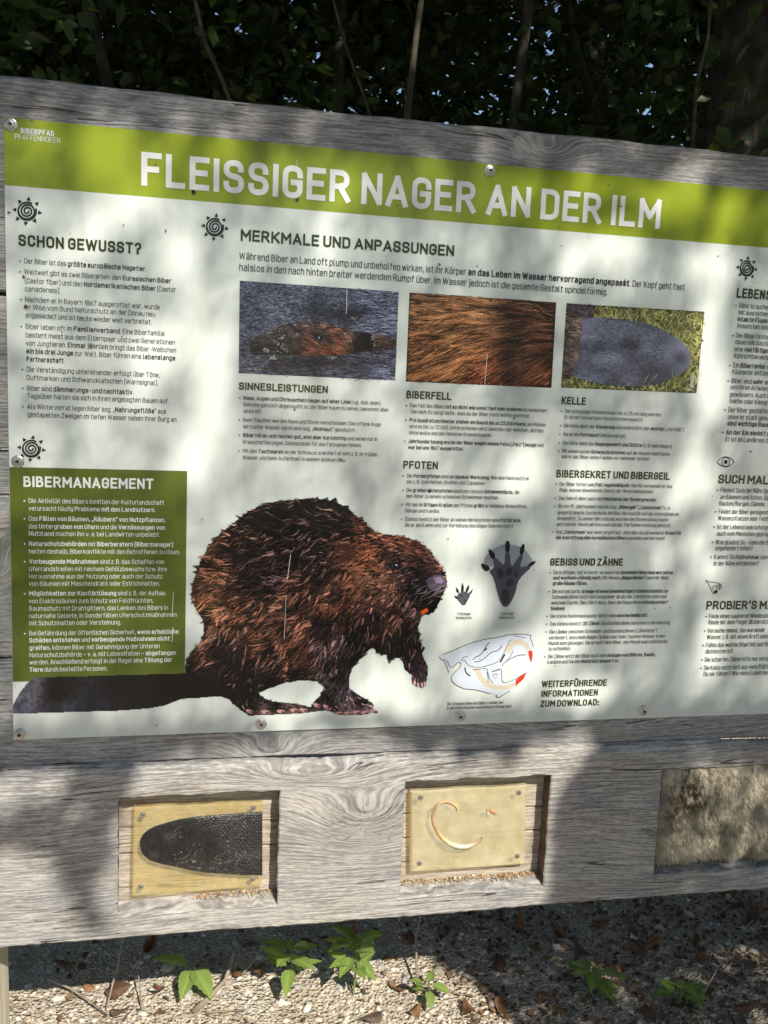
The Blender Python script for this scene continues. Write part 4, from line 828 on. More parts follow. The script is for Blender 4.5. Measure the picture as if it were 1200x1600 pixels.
mh = lambda x, y: in_poly(x, y, headp)
pic.grid(385, 620, 500, 560, .9, lambda x, y: idw(x, y, hc, hv, 4.0) * (.45 + .3 * vnoise(x / 2, y / 2, 31))[:, None], mh); pic.v[-1][:, 1] -= .00003
x = rng.uniform(385, 619, 9000); y = rng.uniform(500, 560, 9000); ok = mh(x, y); x, y = x[ok], y[ok]
ca = idw(x, y, hc, hv, 4.0); bb = np.clip(.2 + 1.25 * vnoise(x / 5, y / 1.8, 33) + rng.normal(0, .28, len(x)), .15, 2.0)
lf = x < 452
ln = np.where(lf, rng.uniform(3, 7, len(x)), rng.uniform(7, 17, len(x))); an = np.radians(np.where(lf, -25, 24)) + .25 * np.sin(y / 7) + rng.normal(0, .16, len(x)); an = np.where(x > 560, an * .35, an)
ok = mh(x + np.cos(an) * ln * .5, y + np.sin(an) * ln * .5) & mh(x - np.cos(an) * ln * .5, y - np.sin(an) * ln * .5)
pic.strands(x[ok], y[ok], an[ok], ln[ok], rng.uniform(.6, 1.3, ok.sum()), (ca * bb[:, None] + np.clip(bb - 1.3, 0, 1)[:, None] * 50)[ok], rng.normal(0, .1, ok.sum()), .00006, .0003)
W_ = lambda cx, cy, rx, ry, rot=0: zw(ell(cx, cy, rx, ry, rot))
pic.poly(smooth_poly(zw([(558, 462), (575, 440), (600, 436), (622, 450), (616, 474), (590, 482)]), 1), (14, 13, 16), .00036); pic.poly(W_(593, 462, 3, 8), (200, 202, 215), .00037)
pic.poly(smooth_poly(zw([(822, 512), (850, 452), (890, 424), (936, 438), (958, 480), (955, 528), (900, 546), (842, 538)]), 2), (15, 14, 18), .00035)
pic.poly(smooth_poly(zw([(150, 540), (170, 515), (200, 520), (205, 545), (180, 556)]), 1), (12, 11, 14), .00035)
# wet glints and foam
hl = [(950, 470), (962, 500), (956, 452), (300, 488), (318, 508), (355, 455), (330, 470), (236, 540), (246, 552), (366, 536), (378, 552), (350, 520), (680, 594), (286, 594), (520, 350), (800, 485), (450, 436), (600, 376), (270, 425), (430, 378), (510, 382), (720, 385), (815, 430), (775, 432), (640, 372), (322, 548)]
for cx, cy in hl:
    n = 7; a_ = rng.normal(0, 1, n) * 9; b_ = rng.normal(0, 1, n) * 6; q_ = np.array(zw(list(zip(cx + a_, cy + b_))))
    pic.strands(q_[:, 0], q_[:, 1], np.radians(rng.uniform(-40, 80, n)), rng.uniform(1.2, 4.0, n), rng.uniform(.4, 1.0, n), np.full((n, 3), 1.) * rng.uniform(120, 190, (n, 1)), rng.normal(0, .1, n), .0004, .00045)
for cx, cy, w_, m_ in ((285, 598, 34, 46), (680, 596, 32, 40), (820, 332, 18, 14), (495, 318, 18, 12), (965, 580, 10, 12), (1080, 340, 26, 14), (180, 675, 30, 16), (110, 620, 40, 24), (1090, 735, 16, 12)):
    q_ = np.array(zw(list(zip(cx + rng.normal(0, w_ * .5, m_), cy + rng.normal(0, w_ * .2, m_)))))
    pic.strands(q_[:, 0], q_[:, 1], np.radians(rng.normal(5, 20, m_)), rng.uniform(1, 4.5, m_), rng.uniform(.4, .9, m_), np.full((m_, 3), 1.) * rng.uniform(80, 185, (m_, 1)), rng.normal(0, .15, m_), .0004, .00045)
# ripples: bright and dark streaks, the head's reflection
n_ = 5200; x = rng.uniform(374, 622, n_); y = rng.uniform(439, 594, n_); ok = in_poly(x, y, quadW) & ~mh(x, y); x, y = x[ok], y[ok]
u_ = (x - 373) / 246; refl = np.exp(-(((x - 480) / 80) ** 2 + ((y - 567) / 12) ** 2)); dk_ = np.exp(-(((x - 538) / 45) ** 2 + ((y - 488) / 13) ** 2))
l_ = rng.uniform(0, 1, len(x)) ** 1.6; base_ = 44 + 104 * l_ + 46 * (u_ > .78) * l_ * (y < 530)
base_ = base_ * (1 - .72 * dk_) * (1 - .78 * refl); wc = np.stack([base_ * .88 + 44 * refl * l_, base_ * .92 + 26 * refl * l_, base_ * 1.12 + 20 * refl * l_], -1)
clip_strands(pic, x, y, np.radians(rng.normal(3, 8, len(x))), rng.uniform(3, 15, len(x)) * (.5 + (u_ > .7) * .9 + (y > 550) * .5), rng.uniform(.5, 1.4, len(x)), wc, rng.normal(0, .12, len(x)), quadW, .00001, .00003)
pic.build('swimming_beaver_photo')
# ---- fur close-up
quadF = [(639.8, 457.3), (869, 472.5), (861.5, 606), (634, 596)]
pic = Pic(.0003)
quadA = np.array(quadF)
def inq(x, y): return in_poly(x, y, quadF)
fcp = [(660, 470), (750, 475), (850, 485), (660, 520), (720, 520), (800, 510), (855, 530), (660, 575), (720, 560), (800, 560), (850, 585), (760, 590), (820, 535)]
fcv = np.array([(122,86,58),(138,98,66),(108,74,50),(128,84,54),(146,100,66),(88,56,40),(82,50,34),(116,74,46),(146,96,60),(64,40,30),(92,52,34),(122,66,42),(74,46,34)], float)
fan = np.radians([6, 14, 22, -8, -12, -2, 14, -24, -28, -22, -38, -40, -10]); fad = np.stack([np.cos(fan), np.sin(fan)], -1)
pic.grid(0, 230, 0, 137, 1.5, lambda x, y: idw(x, y, fcp, fcv) * .36, quad=quadF)
n_ = 16000; x = rng.uniform(632, 870, n_); y = rng.uniform(456, 607, n_); ok = inq(x, y); x, y = x[ok], y[ok]
d_ = idw(x, y, fcp, fad); an = np.arctan2(d_[:, 1], d_[:, 0]) + (vnoise(x / 16, y / 9, 41) - .5) * .55 + rng.normal(0, .11, len(x))
b_ = np.clip(.10 + 1.35 * vnoise(x / 14, y / 3.0, 42) + rng.normal(0, .36, len(x)), .12, 1.9)
c_ = idw(x, y, fcp, fcv) * b_[:, None] + (b_ > 1.25)[:, None] * np.array([24, 22, 18])
clip_strands(pic, x, y, an, rng.uniform(14, 42, len(x)), rng.uniform(.4, 1.0, len(x)), c_, rng.normal(0, .05, len(x)), quadF, .00004, .0004)
pic.build('fur_photo')
# ---- tail close-up
quadT = [(885, 474), (1100.5, 487), (1088, 614.5), (876.5, 605.5)]
zk = lambda pts: [(860 + x / 4.8, 460 + y / 4.8) for x, y in pts]
tailp = smooth_poly(zk([(228, 172), (320, 168), (480, 180), (620, 195), (720, 215), (820, 255), (920, 310), (1000, 365), (1045, 430), (1055, 490), (1040, 550), (980, 590), (900, 640), (820, 670), (700, 690), (560, 692), (420, 682), (300, 655), (200, 625), (150, 600), (165, 540), (205, 430), (222, 300)]), 1)
pic = Pic(.0003)
pic.grid(0, 215, 0, 130, 1.5, lambda x, y: np.stack([44 + 40 * vnoise(x / 4, y / 4, 51), 46 + 42 * vnoise(x / 4, y / 4, 51), 26 + 22 * vnoise(x / 4, y / 4, 52)], -1), quad=quadT)
n_ = 5200; x = rng.uniform(876, 1101, n_); y = rng.uniform(473, 615, n_); ok = in_poly(x, y, quadT) & ~in_poly(x, y, tailp); x, y = x[ok], y[ok]
b_ = rng.uniform(.35, 1.25, len(x)); c_ = np.where(rng.random(len(x))[:, None] < .5, np.array([[148, 158, 88]]), np.array([[176, 166, 112]])) * b_[:, None]
clip_strands(pic, x, y, rng.uniform(-2.7, -.3, len(x)), rng.uniform(6, 19, len(x)), rng.uniform(.7, 1.8, len(x)), c_, rng.normal(0, .14, len(x)), quadT, .00004, .0002)
def tcol(x, y):
    x0_, y0_ = x, y; x = x + 3.0 * vnoise(x0_ / 9, y0_ / 9, 64); y = y + 2.6 * vnoise(x0_ / 8 + 5, y0_ / 8, 65)
    r_ = 3.7; row = np.floor(y / 2.5); xx = x / r_ + .5 * (row % 2); fx = xx - np.floor(xx); fy = y / 2.5 - row
    sc = np.minimum(np.minimum(fx, 1 - fx) * 2.6, np.minimum(fy, 1 - fy) * 2.4); sc = np.clip(sc, 0, 1)
    jit = vnoise(np.floor(xx) * 1.7 + row * 3.1, row * 1.3, 61)
    sh = .72 + .5 * vnoise(x / 26, y / 17, 62) + .28 * np.exp(-(((x - 948) / 30) ** 2 + ((y - 560) / 22) ** 2)) - .25 * np.exp(-(((x - 985) / 14) ** 2 + ((y - 535) / 10) ** 2))
    tip = np.clip((x - 1030) / 35, 0, 1)
    m_ = (.46 + .62 * sc * (.35 + 1.1 * jit)) * (1 - tip) + tip * .85
    b = 150 * sh * m_
    return np.stack([b * .85, b * .88, b * 1.04], -1)
pic.grid(890, 1082, 492, 606, .55, tcol, lambda x, y: in_poly(x, y, tailp))
pic.v[-1][:, 1] -= .00025
furp = zk([(122, 68), (325, 80), (320, 165), (232, 172), (222, 300), (205, 430), (160, 560), (140, 625), (84, 640), (95, 420), (108, 240)])
n_ = 4200; x = rng.uniform(876, 930, n_); y = rng.uniform(473, 596, n_); ok = in_poly(x, y, furp); x, y = x[ok], y[ok]
lt = np.clip((x - 880) / 28, 0, 1)
c_ = (np.array([[74, 66, 68]]) * (1 - lt[:, None]) + np.array([[150, 128, 120]]) * lt[:, None]) * np.clip(.3 + .95 * vnoise(x / 3, y / 3, 71) + rng.normal(0, .2, len(x)), .25, 1.4)[:, None]
c_ = np.where((y < 496)[:, None], c_ * np.array([[.62, .64, .74]]), c_)
clip_strands(pic, x, y, np.radians(rng.normal(18, 16, len(x))), rng.uniform(5, 13, len(x)), rng.uniform(.5, 1.1, len(x)), c_, rng.normal(0, .15, len(x)), quadT, .0004, .00055)
x = np.array([1010., 1024, 1050, 1056, 1062, 1068, 1072, 1046, 1078]); y = np.array([590., 588, 586, 590, 584, 592, 588, 596, 580]); pic.strands(x, y, np.radians([-60, -50, -100, -70, -40, -85, -60, -30, -100.]), np.array([18., 14, 16, 20, 14, 18, 15, 16, 18]), np.full(9, 1.3), np.full((9, 3), 1.) * np.array([[150, 164, 92]]), rng.normal(0, .1, 9), .0005, .0006)
pic.build('tail_photo')
# photo credit, written upwards
p = Print(.0011); a = P(1081, 611.5); bq = P(1085.5, 582)
tmp = Print(0); W = sum(tmp.text('Tandler', 0, 0, 1.0, 1.0, weight=.15)); hh = (bq[2] - a[2]) / W
p.k = 0
u_ = np.array([bq[0] - a[0], bq[2] - a[2]]); u_ /= np.linalg.norm(u_); n2_ = np.array([-u_[1], u_[0]])
p.put([np.array([a[0], a[2]]) + u_ * q[0] * hh + n2_ * q[2] * hh for q in tmp.v], tmp.f); p.build('credit_lettering', M_white, panel)
# ---- scratches and dirt
for l_ in ([(542, 452), (541, 490)], [(761, 553), (757, 601)], [(454, 866), (449, 905)], [(447, 930), (444, 998)], [(271, 925), (269, 963)], [(270, 980), (269, 1003)], [(463, 250), (464, 262)]): p = Print(.0013); p.px(l_, .75); p.build('scratch_mark', M_white, panel)
M_dirt = plain('dirt', (.10, .075, .055), .9)
for cx, cy, r_ in ((303, 301, 4), (302, 299, 2.5), (464, 312, 3), (1097, 532, 2), (37, 432, 2.6), (40, 479, 3.4), (643, 263, 1.4), (243, 257, 1.6), (950, 289, 1.5), (970, 323, 1.6), (575, 385, 1.8), (621, 320, 1.6), (877, 384, 1.4), (1122, 400, 1.2), (50, 188, 2), (193, 352, 1.4), (14, 332, 2.5), (259, 361, 2), (745, 416, 1.4), (867, 1040, 1.3), (1022, 951, 1.4), (1046, 949, 1.2), (245, 1133, 1.2), (316, 812, 1.2), (700, 842, 1.2), (1172, 705, 1.8)):
    p = Print(.0013); p.poly([(cx + r_ * random.uniform(.5, 1.2) * math.cos(t), cy + r_ * random.uniform(.5, 1.3) * math.sin(t)) for t in np.linspace(0, 6.28, 8)[:-1]]); p.build('dirt_speck', M_dirt, panel)
# ---- screws
def lathe(b, prof, c, n=22, ax='y'):
    base = len(b.v)
    for (r, h) in prof:
        for i in range(n):
            t = 2 * math.pi * i / n; b.v.append((c[0] + r * math.cos(t), c[1] - h, c[2] + r * math.sin(t)))
    for j in range(len(prof) - 1):
        for i in range(n): b.f.append((base + j*n + i, base + j*n + (i+1) % n, base + (j+1)*n + (i+1) % n, base + (j+1)*n + i))
    b.f.append(tuple(base + (len(prof)-1)*n + i for i in range(n)))
k = NT('socket_dark'); M_dark = k.done(k.mix(k.noise(k.obj(), 90.0), (.03, .028, .025), (.08, .07, .06)), .6)
def screw(px_, py_, parent, Y=0.0, s=1.0, wash=True):
    c = P(px_, py_, Y); b = MB()
    if wash: lathe(b, [(.0094, 0), (.0094, .0010), (.0088, .0018), (.0074, .0024), (.0062, .0026)], c)
    else: lathe(b, [(.0042 * s, 0), (.0042 * s, .0012), (.0034 * s, .0022)], c)
    o = b.build('screw', M_steel, parent, smooth=False)
    if wash:
        b = MB(); lathe(b, [(.0058, .0022), (.0058, .0042), (.0050, .0054), (.0030, .0058), (.0028, .0046)], c); hd = b.build('screw_head', M_steel, o)
        b = MB(); lathe(b, [(.0027, .0044), (.0026, .0047)], c); b.build('socket', M_dark, o)
    else:
        b = MB(); lathe(b, [(.0018 * s, .0021), (.0017 * s, .0024)], c); b.build('socket', M_dark, o)
for a in ((17, 195), (765, 267), (28, 721), (31, 1147), (408, 1131), (719, 1119), (1004.5, 1110)): screw(*a, panel)

# ------------------------------------------------------------------ specimens in the recesses
def resin(name, tint, dens):
    k = NT(name); n = k.noise(k.obj(), 26.0, 5.0, .6); n2 = k.noise(k.obj(), 160.0, 3.0)
    c = k.mix(k.ramp(n, [(.35, 0.0), (.7, 1.0)]), tuple(.86 * np.array(tint)), tint)
    k.done(c, .16, Specular_IOR_Level=.5)
    k.put(k.bs.inputs['Roughness'], k.ramp(n2, [(.3, .12), (.7, .26)]))
    k.bump(k.noise(k.obj(), 40.0, 3.0), .06, .002)
    tr = k.n.new('ShaderNodeBsdfTransparent'); tr.inputs[0].default_value = (.96, .91, .72, 1)
    mx = k.n.new('ShaderNodeMixShader'); k.put(mx.inputs[0], k.ramp(n, [(.3, dens - .12), (.7, dens + .1)]))
    k.t.links.new(tr.outputs[0], mx.inputs[1]); k.t.links.new(k.bs.outputs[0], mx.inputs[2]); k.t.links.new(mx.outputs[0], k.o.inputs[0])
    return k.m
YB = YL + RD                                    # back of the recess
TB = 0.016
def block_thing(name, label, cat, corners, tint, dens):
    f0 = [P(x, y, YB - TB - .0008) for x, y in corners]; c = sum(f0) / 4
    base = (float(c[0]), YB - .0008, float(min(q[2] for q in f0)))
    t = thing(name, label, cat, base)
    b = MB(); ch = .0028; m = c
    def ring(y, inset):
        o = []
        for q in f0:
            d = np.array([np.sign(m[0] - q[0]), 0, np.sign(m[2] - q[2])]) * inset; o.append((q[0] + d[0], y, q[2] + d[2]))
        return o
    rs = [ring(YB - .0008, ch * .3), ring(YB - .0008 - ch, 0), ring(YB - TB - .0008 + ch, 0), ring(YB - TB - .0008, ch)]
    for r in rs: b.v += r
    for j in range(3):
        for i in range(4): b.f.append((j*4 + i, j*4 + (i+1) % 4, j*4 + 4 + (i+1) % 4, j*4 + 4 + i))
    b.f.append((0, 1, 2, 3)); b.f.append((15, 14, 13, 12))
    b.build('resin_block', resin(name + '_resin', tint, dens), t, base=base)
    return t, base, YB - TB - .0008
tailb, base1, YF1 = block_thing('tail_specimen', 'clear yellowish block holding a dark scaly beaver tail in the left recess', 'specimen block', [(208, 1262), (410.7, 1254), (409, 1386), (205, 1402)], (.82, .73, .47), .25)
toothb, base2, YF2 = block_thing('tooth_specimen', 'clear yellowish block holding a curved beaver incisor in the middle recess', 'specimen block', [(642, 1237), (824, 1227.5), (821, 1351), (641.5, 1364)], (.86, .81, .60), .38)
def screw_child(px_, py_, parent, base, Y):
    c = P(px_, py_, Y); loc = tuple(c[i] - base[i] for i in range(3))
    b = MB(); lathe(b, [(.0048, 0), (.0048, .0008), (.0040, .0018), (.0022, .0021)], loc); o = b.build('screw', M_steel, parent)
    b = MB(); lathe(b, [(.0016, .0020), (.0015, .0023)], loc); b.build('socket', M_dark, o)
s1 = lambda x, y: (160 + x / 4, 1210 + y / 4); s2 = lambda x, y: (600 + x / 4.286, 1190 + y / 4.286)
for q in ((253, 252), (943, 210), (240, 702), (938, 655)): screw_child(*s1(*q), tailb, base1, YF1 - .0002)
for q in ((245, 240), (902, 207), (237, 681), (890, 632)): screw_child(*s2(*q), toothb, base2, YF2 - .0002)
# the tail: a scaly tongue-shaped slab, its upper face standing out of the resin
k = NT('tail_skin'); q = k.N('ShaderNodeVertexColor', layer_name='Col'); nn = k.noise(k.obj(), 220.0, 4.0)
k.bump(nn, .25, .001); M_tail = k.done(k.mix(1.0, q.outputs[0], k.ramp(nn, [(.3, .6), (.7, 1.25)]), 'MULTIPLY'), .42, Specular_IOR_Level=.4)
tp = smooth_poly([s1(*p_) for p_ in [(1080, 226), (1080, 634), (1000, 630), (880, 630), (760, 622), (640, 615), (540, 596), (440, 575), (350, 555), (280, 530), (245, 490), (232, 440), (240, 395), (265, 360), (310, 330), (400, 300), (500, 275), (620, 258), (800, 245), (1000, 232)]], 2)
tp = [(min(p_[0], 409.6), p_[1]) for p_ in tp]
n1_, n2_ = 230, 130
u, v = np.meshgrid(np.linspace(217, 410, n1_), np.linspace(1262, 1370, n2_), indexing='ij')
ins = in_poly(u.ravel(), v.ravel(), tp).reshape(u.shape)
# distance to the outline
pa = np.array(tp); dist = np.full(u.size, 1e9)
for i in range(len(pa)):
    a, b_ = pa[i], pa[(i + 1) % len(pa)]; ab = b_ - a; L2 = ab @ ab + 1e-9
    t = np.clip(((u.ravel() - a[0]) * ab[0] + (v.ravel() - a[1]) * ab[1]) / L2, 0, 1)
    dist = np.minimum(dist, np.hypot(u.ravel() - a[0] - t * ab[0], v.ravel() - a[1] - t * ab[1]) + (1e3 if abs(a[0] - 409.6) < .2 and abs(b_[0] - 409.6) < .2 else 0))
dist = np.where(ins.ravel(), dist, 0).reshape(u.shape)
hgt = .0034 * (1 - np.exp(-dist / 7.0))
u_w = u + 5.5 * vnoise(u / 8, v / 8, 81); v_w = v + 4.5 * vnoise(u / 8 + 4, v / 8, 80)
rw = np.floor(v_w / 3.4); xx = u_w / 4.6 + .5 * (rw % 2); fx = xx - np.floor(xx); fy = v_w / 3.4 - rw
scl = np.clip(1 - ((fx - .5) ** 2 + (fy - .5) ** 2) * 3.2, 0, 1)
sm = np.clip((u - 300 - 22 * np.cos((v - 1325) / 18)) / 45, 0, 1)
hgt = hgt + .0018 * scl * sm * (dist > 2) + .0006 * (vnoise(u / 6, v / 6, 82) - .5) - .0016 * np.exp(-(((u - 397) / 12) ** 2 + ((v - 1322) / 14) ** 2))
tv = P(u.ravel(), v.ravel(), YF1); tv[:, 1] = YF1 - hgt.ravel()
ii = np.arange(u.size).reshape(u.shape); fq = np.stack([ii[:-1, :-1], ii[:-1, 1:], ii[1:, 1:], ii[1:, :-1]], -1).reshape(-1, 4)
cc = u.ravel()[fq].mean(1), v.ravel()[fq].mean(1); fq = fq[in_poly(cc[0], cc[1], tp)]
tcv = np.stack([.012 + .022 * scl * sm + .010 * vnoise(u / 5, v / 5, 83)] * 3, -1).reshape(-1, 3) * np.array([1, .98, .93])
hair = (vnoise(u / 1.3 + v / 3, v / 1.1, 84) > .80).ravel() & (u.ravel() > 290) & (u.ravel() < 360); tcv[hair] *= 1.9
tcv += (.030 * np.clip(vnoise(u / 22 + 3, v / 15, 87) - .45, 0, 1) * 1.6).reshape(-1, 1) * np.array([1, .97, .9])
wp_ = (np.abs(vnoise(u / 9 + v / 20, v / 7, 88) - .5) < .018).ravel() & (u.ravel() > 270) & (u.ravel() < 385) & (vnoise(u / 25, v / 20, 89).ravel() > .45); tcv[wp_] = (.20, .19, .165)
mesh('beaver_tail', tv, fq[:, ::-1], M_tail, tailb, tcv, True, base1)
# incisor: curved tooth and a small broken piece
k = NT('tooth_enamel'); q = k.N('ShaderNodeVertexColor', layer_name='Col'); M_tooth = k.done(k.mix(.5, q.outputs[0], k.mix(k.noise(k.obj(), 160.0, 4.0), (.45, .36, .24), (1.0, .96, .88)), 'MULTIPLY'), .4)
def px_tube(pts, rad, cols, Y, base, nm, parent, n=10, squash=.7):
    b = MB(); pc = []
    c3 = [P(*s2(*p_), Y) for p_ in pts]
    b.tube(c3, rad, n)
    col = np.array([cols[i // n] for i in range(len(c3) * n)]); col = col * .55 + .45 * np.array([.80, .72, .52]) * (.5 + col.max(1, keepdims=True) * .6)
    v_ = np.array(b.v); v_[:, 1] = Y + (v_[:, 1] - Y) * squash
    return mesh(nm, v_, b.f, M_tooth, parent, col, True, base)
tc = [(497, 338), (497, 318), (482, 296), (455, 277), (420, 267), (385, 272), (355, 293), (336, 325), (328, 365), (332, 405), (347, 445), (370, 485), (400, 520), (435, 546), (475, 563), (515, 571), (555, 570), (590, 560), (620, 545), (645, 525), (660, 504)]
tr_ = [.0014] + [.0026] * 3 + [.0029] * 8 + [.0035, .0039, .0042, .0042, .0042, .0040, .0036, .0026, .0008]
co = [lin((206, 186, 120)), lin((216, 190, 112)), lin((224, 190, 96)), lin((210, 160, 80)), lin((190, 130, 66)), lin((214, 180, 100)), lin((206, 160, 90)), lin((180, 124, 66)), lin((190, 140, 78)), lin((200, 160, 96)), lin((190, 140, 60)), lin((214, 176, 90)), lin((226, 206, 140)), lin((236, 228, 196)), lin((240, 238, 224)), lin((240, 240, 232)), lin((232, 226, 222)), lin((214, 204, 204)), lin((180, 156, 150)), lin((160, 116, 96)), lin((170, 110, 70))]
px_tube(tc, tr_, co, YF2 - .0012, base2, 'incisor_tooth', toothb)
px_tube([(706, 318), (722, 330), (738, 342), (754, 356)], [.0016, .0034, .0030, .0006], [lin((230, 170, 100)), lin((206, 112, 40)), lin((190, 90, 30)), lin((170, 90, 40))], YF2 - .0012, base2, 'tooth_fragment', toothb)
px_tube([(692, 318), (694, 335), (696, 352)], [.0012, .0022, .0012], [lin((216, 210, 170))] * 3, YF2 - .001, base2, 'tooth_fragment', toothb)
# pelt in the right recess
h = holes[2]
pelt_base = ((h[0] + h[1]) / 2, YL + .02, h[2] + .02)
pelt = thing('fur_pelt', 'pale beige beaver fur pelt fixed in the right recess', 'fur pelt', pelt_base)
u, v = np.meshgrid(np.linspace(h[0] + .003, h[1] - .003, 170), np.linspace(h[2] + .024, h[3] - .002, 120), indexing='ij')
lump = .013 * vnoise(u * 38, v * 26, 91) + .005 * vnoise(u * 90, v * 70, 92)
for fx_, fw in ((h[0] + .092, .006), (h[0] + .107, .005), (h[0] + .045, .01)): lump -= .006 * np.exp(-((u - fx_ - .03 * (v - .83)) / fw) ** 2) * (v > .77)
ed = np.minimum(np.minimum(u - u.min(), u.max() - u), np.minimum(v - v.min(), v.max() - v)); 
y = YL + .018 - lump - .006 * (1 - np.exp(-ed / .006))
pv = np.stack([u, y, v], -1).reshape(-1, 3); ii = np.arange(u.size).reshape(u.shape)
pf = np.stack([ii[:-1, :-1], ii[1:, :-1], ii[1:, 1:], ii[:-1, 1:]], -1).reshape(-1, 4)
k = NT('pelt_hair'); q = k.N('ShaderNodeVertexColor', layer_name='Col'); M_pelt = k.done(q.outputs[0], .75, Specular_IOR_Level=.2)
tr = k.n.new('ShaderNodeBsdfTranslucent'); k.put(tr.inputs[0], q.outputs[0]); mx = k.n.new('ShaderNodeMixShader'); mx.inputs[0].default_value = .5
k.t.links.new(k.bs.outputs[0], mx.inputs[1]); k.t.links.new(tr.outputs[0], mx.inputs[2]); k.t.links.new(mx.outputs[0], k.o.inputs[0])
def pelt_col(x, z):
    d = np.clip(1.5 * np.exp(-(((x - h[0] - .062) / .03) ** 2 + ((z - .855) / .035) ** 2)) + .8 * np.exp(-(((x - h[0] - .03) / .02) ** 2 + ((z - .81) / .04) ** 2)), 0, 1.0) * (vnoise(x * 200, z * 150, 95) > .42)
    a = np.array([.90, .84, .70]); b_ = np.array([.26, .20, .13])
    return (a * (1 - d[:, None]) + b_ * d[:, None]) * (.78 + .3 * vnoise(x * 60, z * 60, 96))[:, None]
mesh('hide', pv, pf, M_pelt, pelt, pelt_col(pv[:, 0], pv[:, 2]) * .85, True, pelt_base)
n_ = 42000; ui = rng.uniform(0, 1, n_); vi = rng.uniform(0, 1, n_)
sx_ = u.min() + ui * (u.max() - u.min()); sz_ = v.min() + vi * (v.max() - v.min())
yi_ = y[np.clip((ui * 169).astype(int), 0, 169), np.clip((vi * 119).astype(int), 0, 119)]
cl_ = vnoise(sx_ * 120, sz_ * 110, 97) * 6.28 * 1.3
dirx = .6 * np.cos(cl_) + rng.normal(0, .25, n_); dirz = -.75 + .5 * np.sin(cl_) + rng.normal(0, .25, n_); diry = -rng.uniform(.5, 1.1, n_)
D_ = np.stack([dirx, diry, dirz], -1); D_ /= np.linalg.norm(D_, axis=1)[:, None]
Ln = rng.uniform(.006, .013, n_)[:, None]; Sd = np.cross(D_, np.array([0, 1., .2])); Sd /= np.linalg.norm(Sd, axis=1)[:, None] + 1e-9; wd = rng.uniform(.0003, .0007, n_)[:, None]
B0 = np.stack([sx_, yi_ + .0005, sz_], -1)
hv_ = np.stack([B0 + Sd * wd, B0 - Sd * wd, B0 + D_ * Ln * .6 - Sd * wd * .7, B0 + D_ * Ln * .6 + Sd * wd * .7, B0 + D_ * Ln + np.array([0, .001, -.0015]), B0 + D_ * Ln + np.array([0.0001, .001, -.0015])], 1).reshape(-1, 3)
bb = np.arange(n_)[:, None] * 6; hf = np.concatenate([bb + np.array([[0, 1, 2, 3]]), bb + np.array([[3, 2, 5, 4]])], 0)
hcol = np.repeat(pelt_col(sx_, sz_) * rng.uniform(.55, 1.25, n_)[:, None], 6, 0)
mesh('hair', hv_, hf, M_pelt, pelt, hcol, False, pelt_base)
# crumbs on the sills
def crumbs(h, n, x0, x1, seed):
    r = random.Random(seed); b = MB(); cols = []
    for i in range(n):
        x = r.uniform(x0, x1); t = abs(r.gauss(0, .22)); yb = YL + RD - .003 - .030 * min(t, 1) ; z0 = h[2] + .0022 + .009 * (1 - min(t, 1)) + .001
        s = r.uniform(.0006, .0022) * (1.6 if r.random() < .1 else 1); c = r.choice([(.55, .42, .25), (.42, .22, .09), (.6, .5, .34), (.25, .12, .06), (.66, .58, .42)])
        pts = [(x + r.uniform(-1, 1) * s * 1.4, yb + r.uniform(-1, 1) * s, z0 + r.uniform(-.3, 1) * s) for _ in range(6)]
        b.add(pts, [(0, 1, 2), (0, 2, 3), (0, 3, 4), (0, 4, 1), (5, 2, 1), (5, 3, 2), (5, 4, 3), (5, 1, 4)], c)
    return b
k = NT('crumb'); q = k.N('ShaderNodeVertexColor', layer_name='Col'); M_crumb = k.done(q.outputs[0], .85)
for h_, n, a, c_, sd_, lb in ((holes[0], 260, .45, 1.0, 1, 'thin line of reddish crumbs along the sill of the left recess'), (holes[1], 900, .0, .98, 2, 'thick line of pale seed crumbs along the sill of the middle recess')):
    o = crumbs(h_, n, h_[0] + (h_[1] - h_[0]) * a + .003, h_[0] + (h_[1] - h_[0]) * c_ - .003, sd_).build('crumbs', M_crumb); tag(o, lb, 'crumbs', kind='stuff')

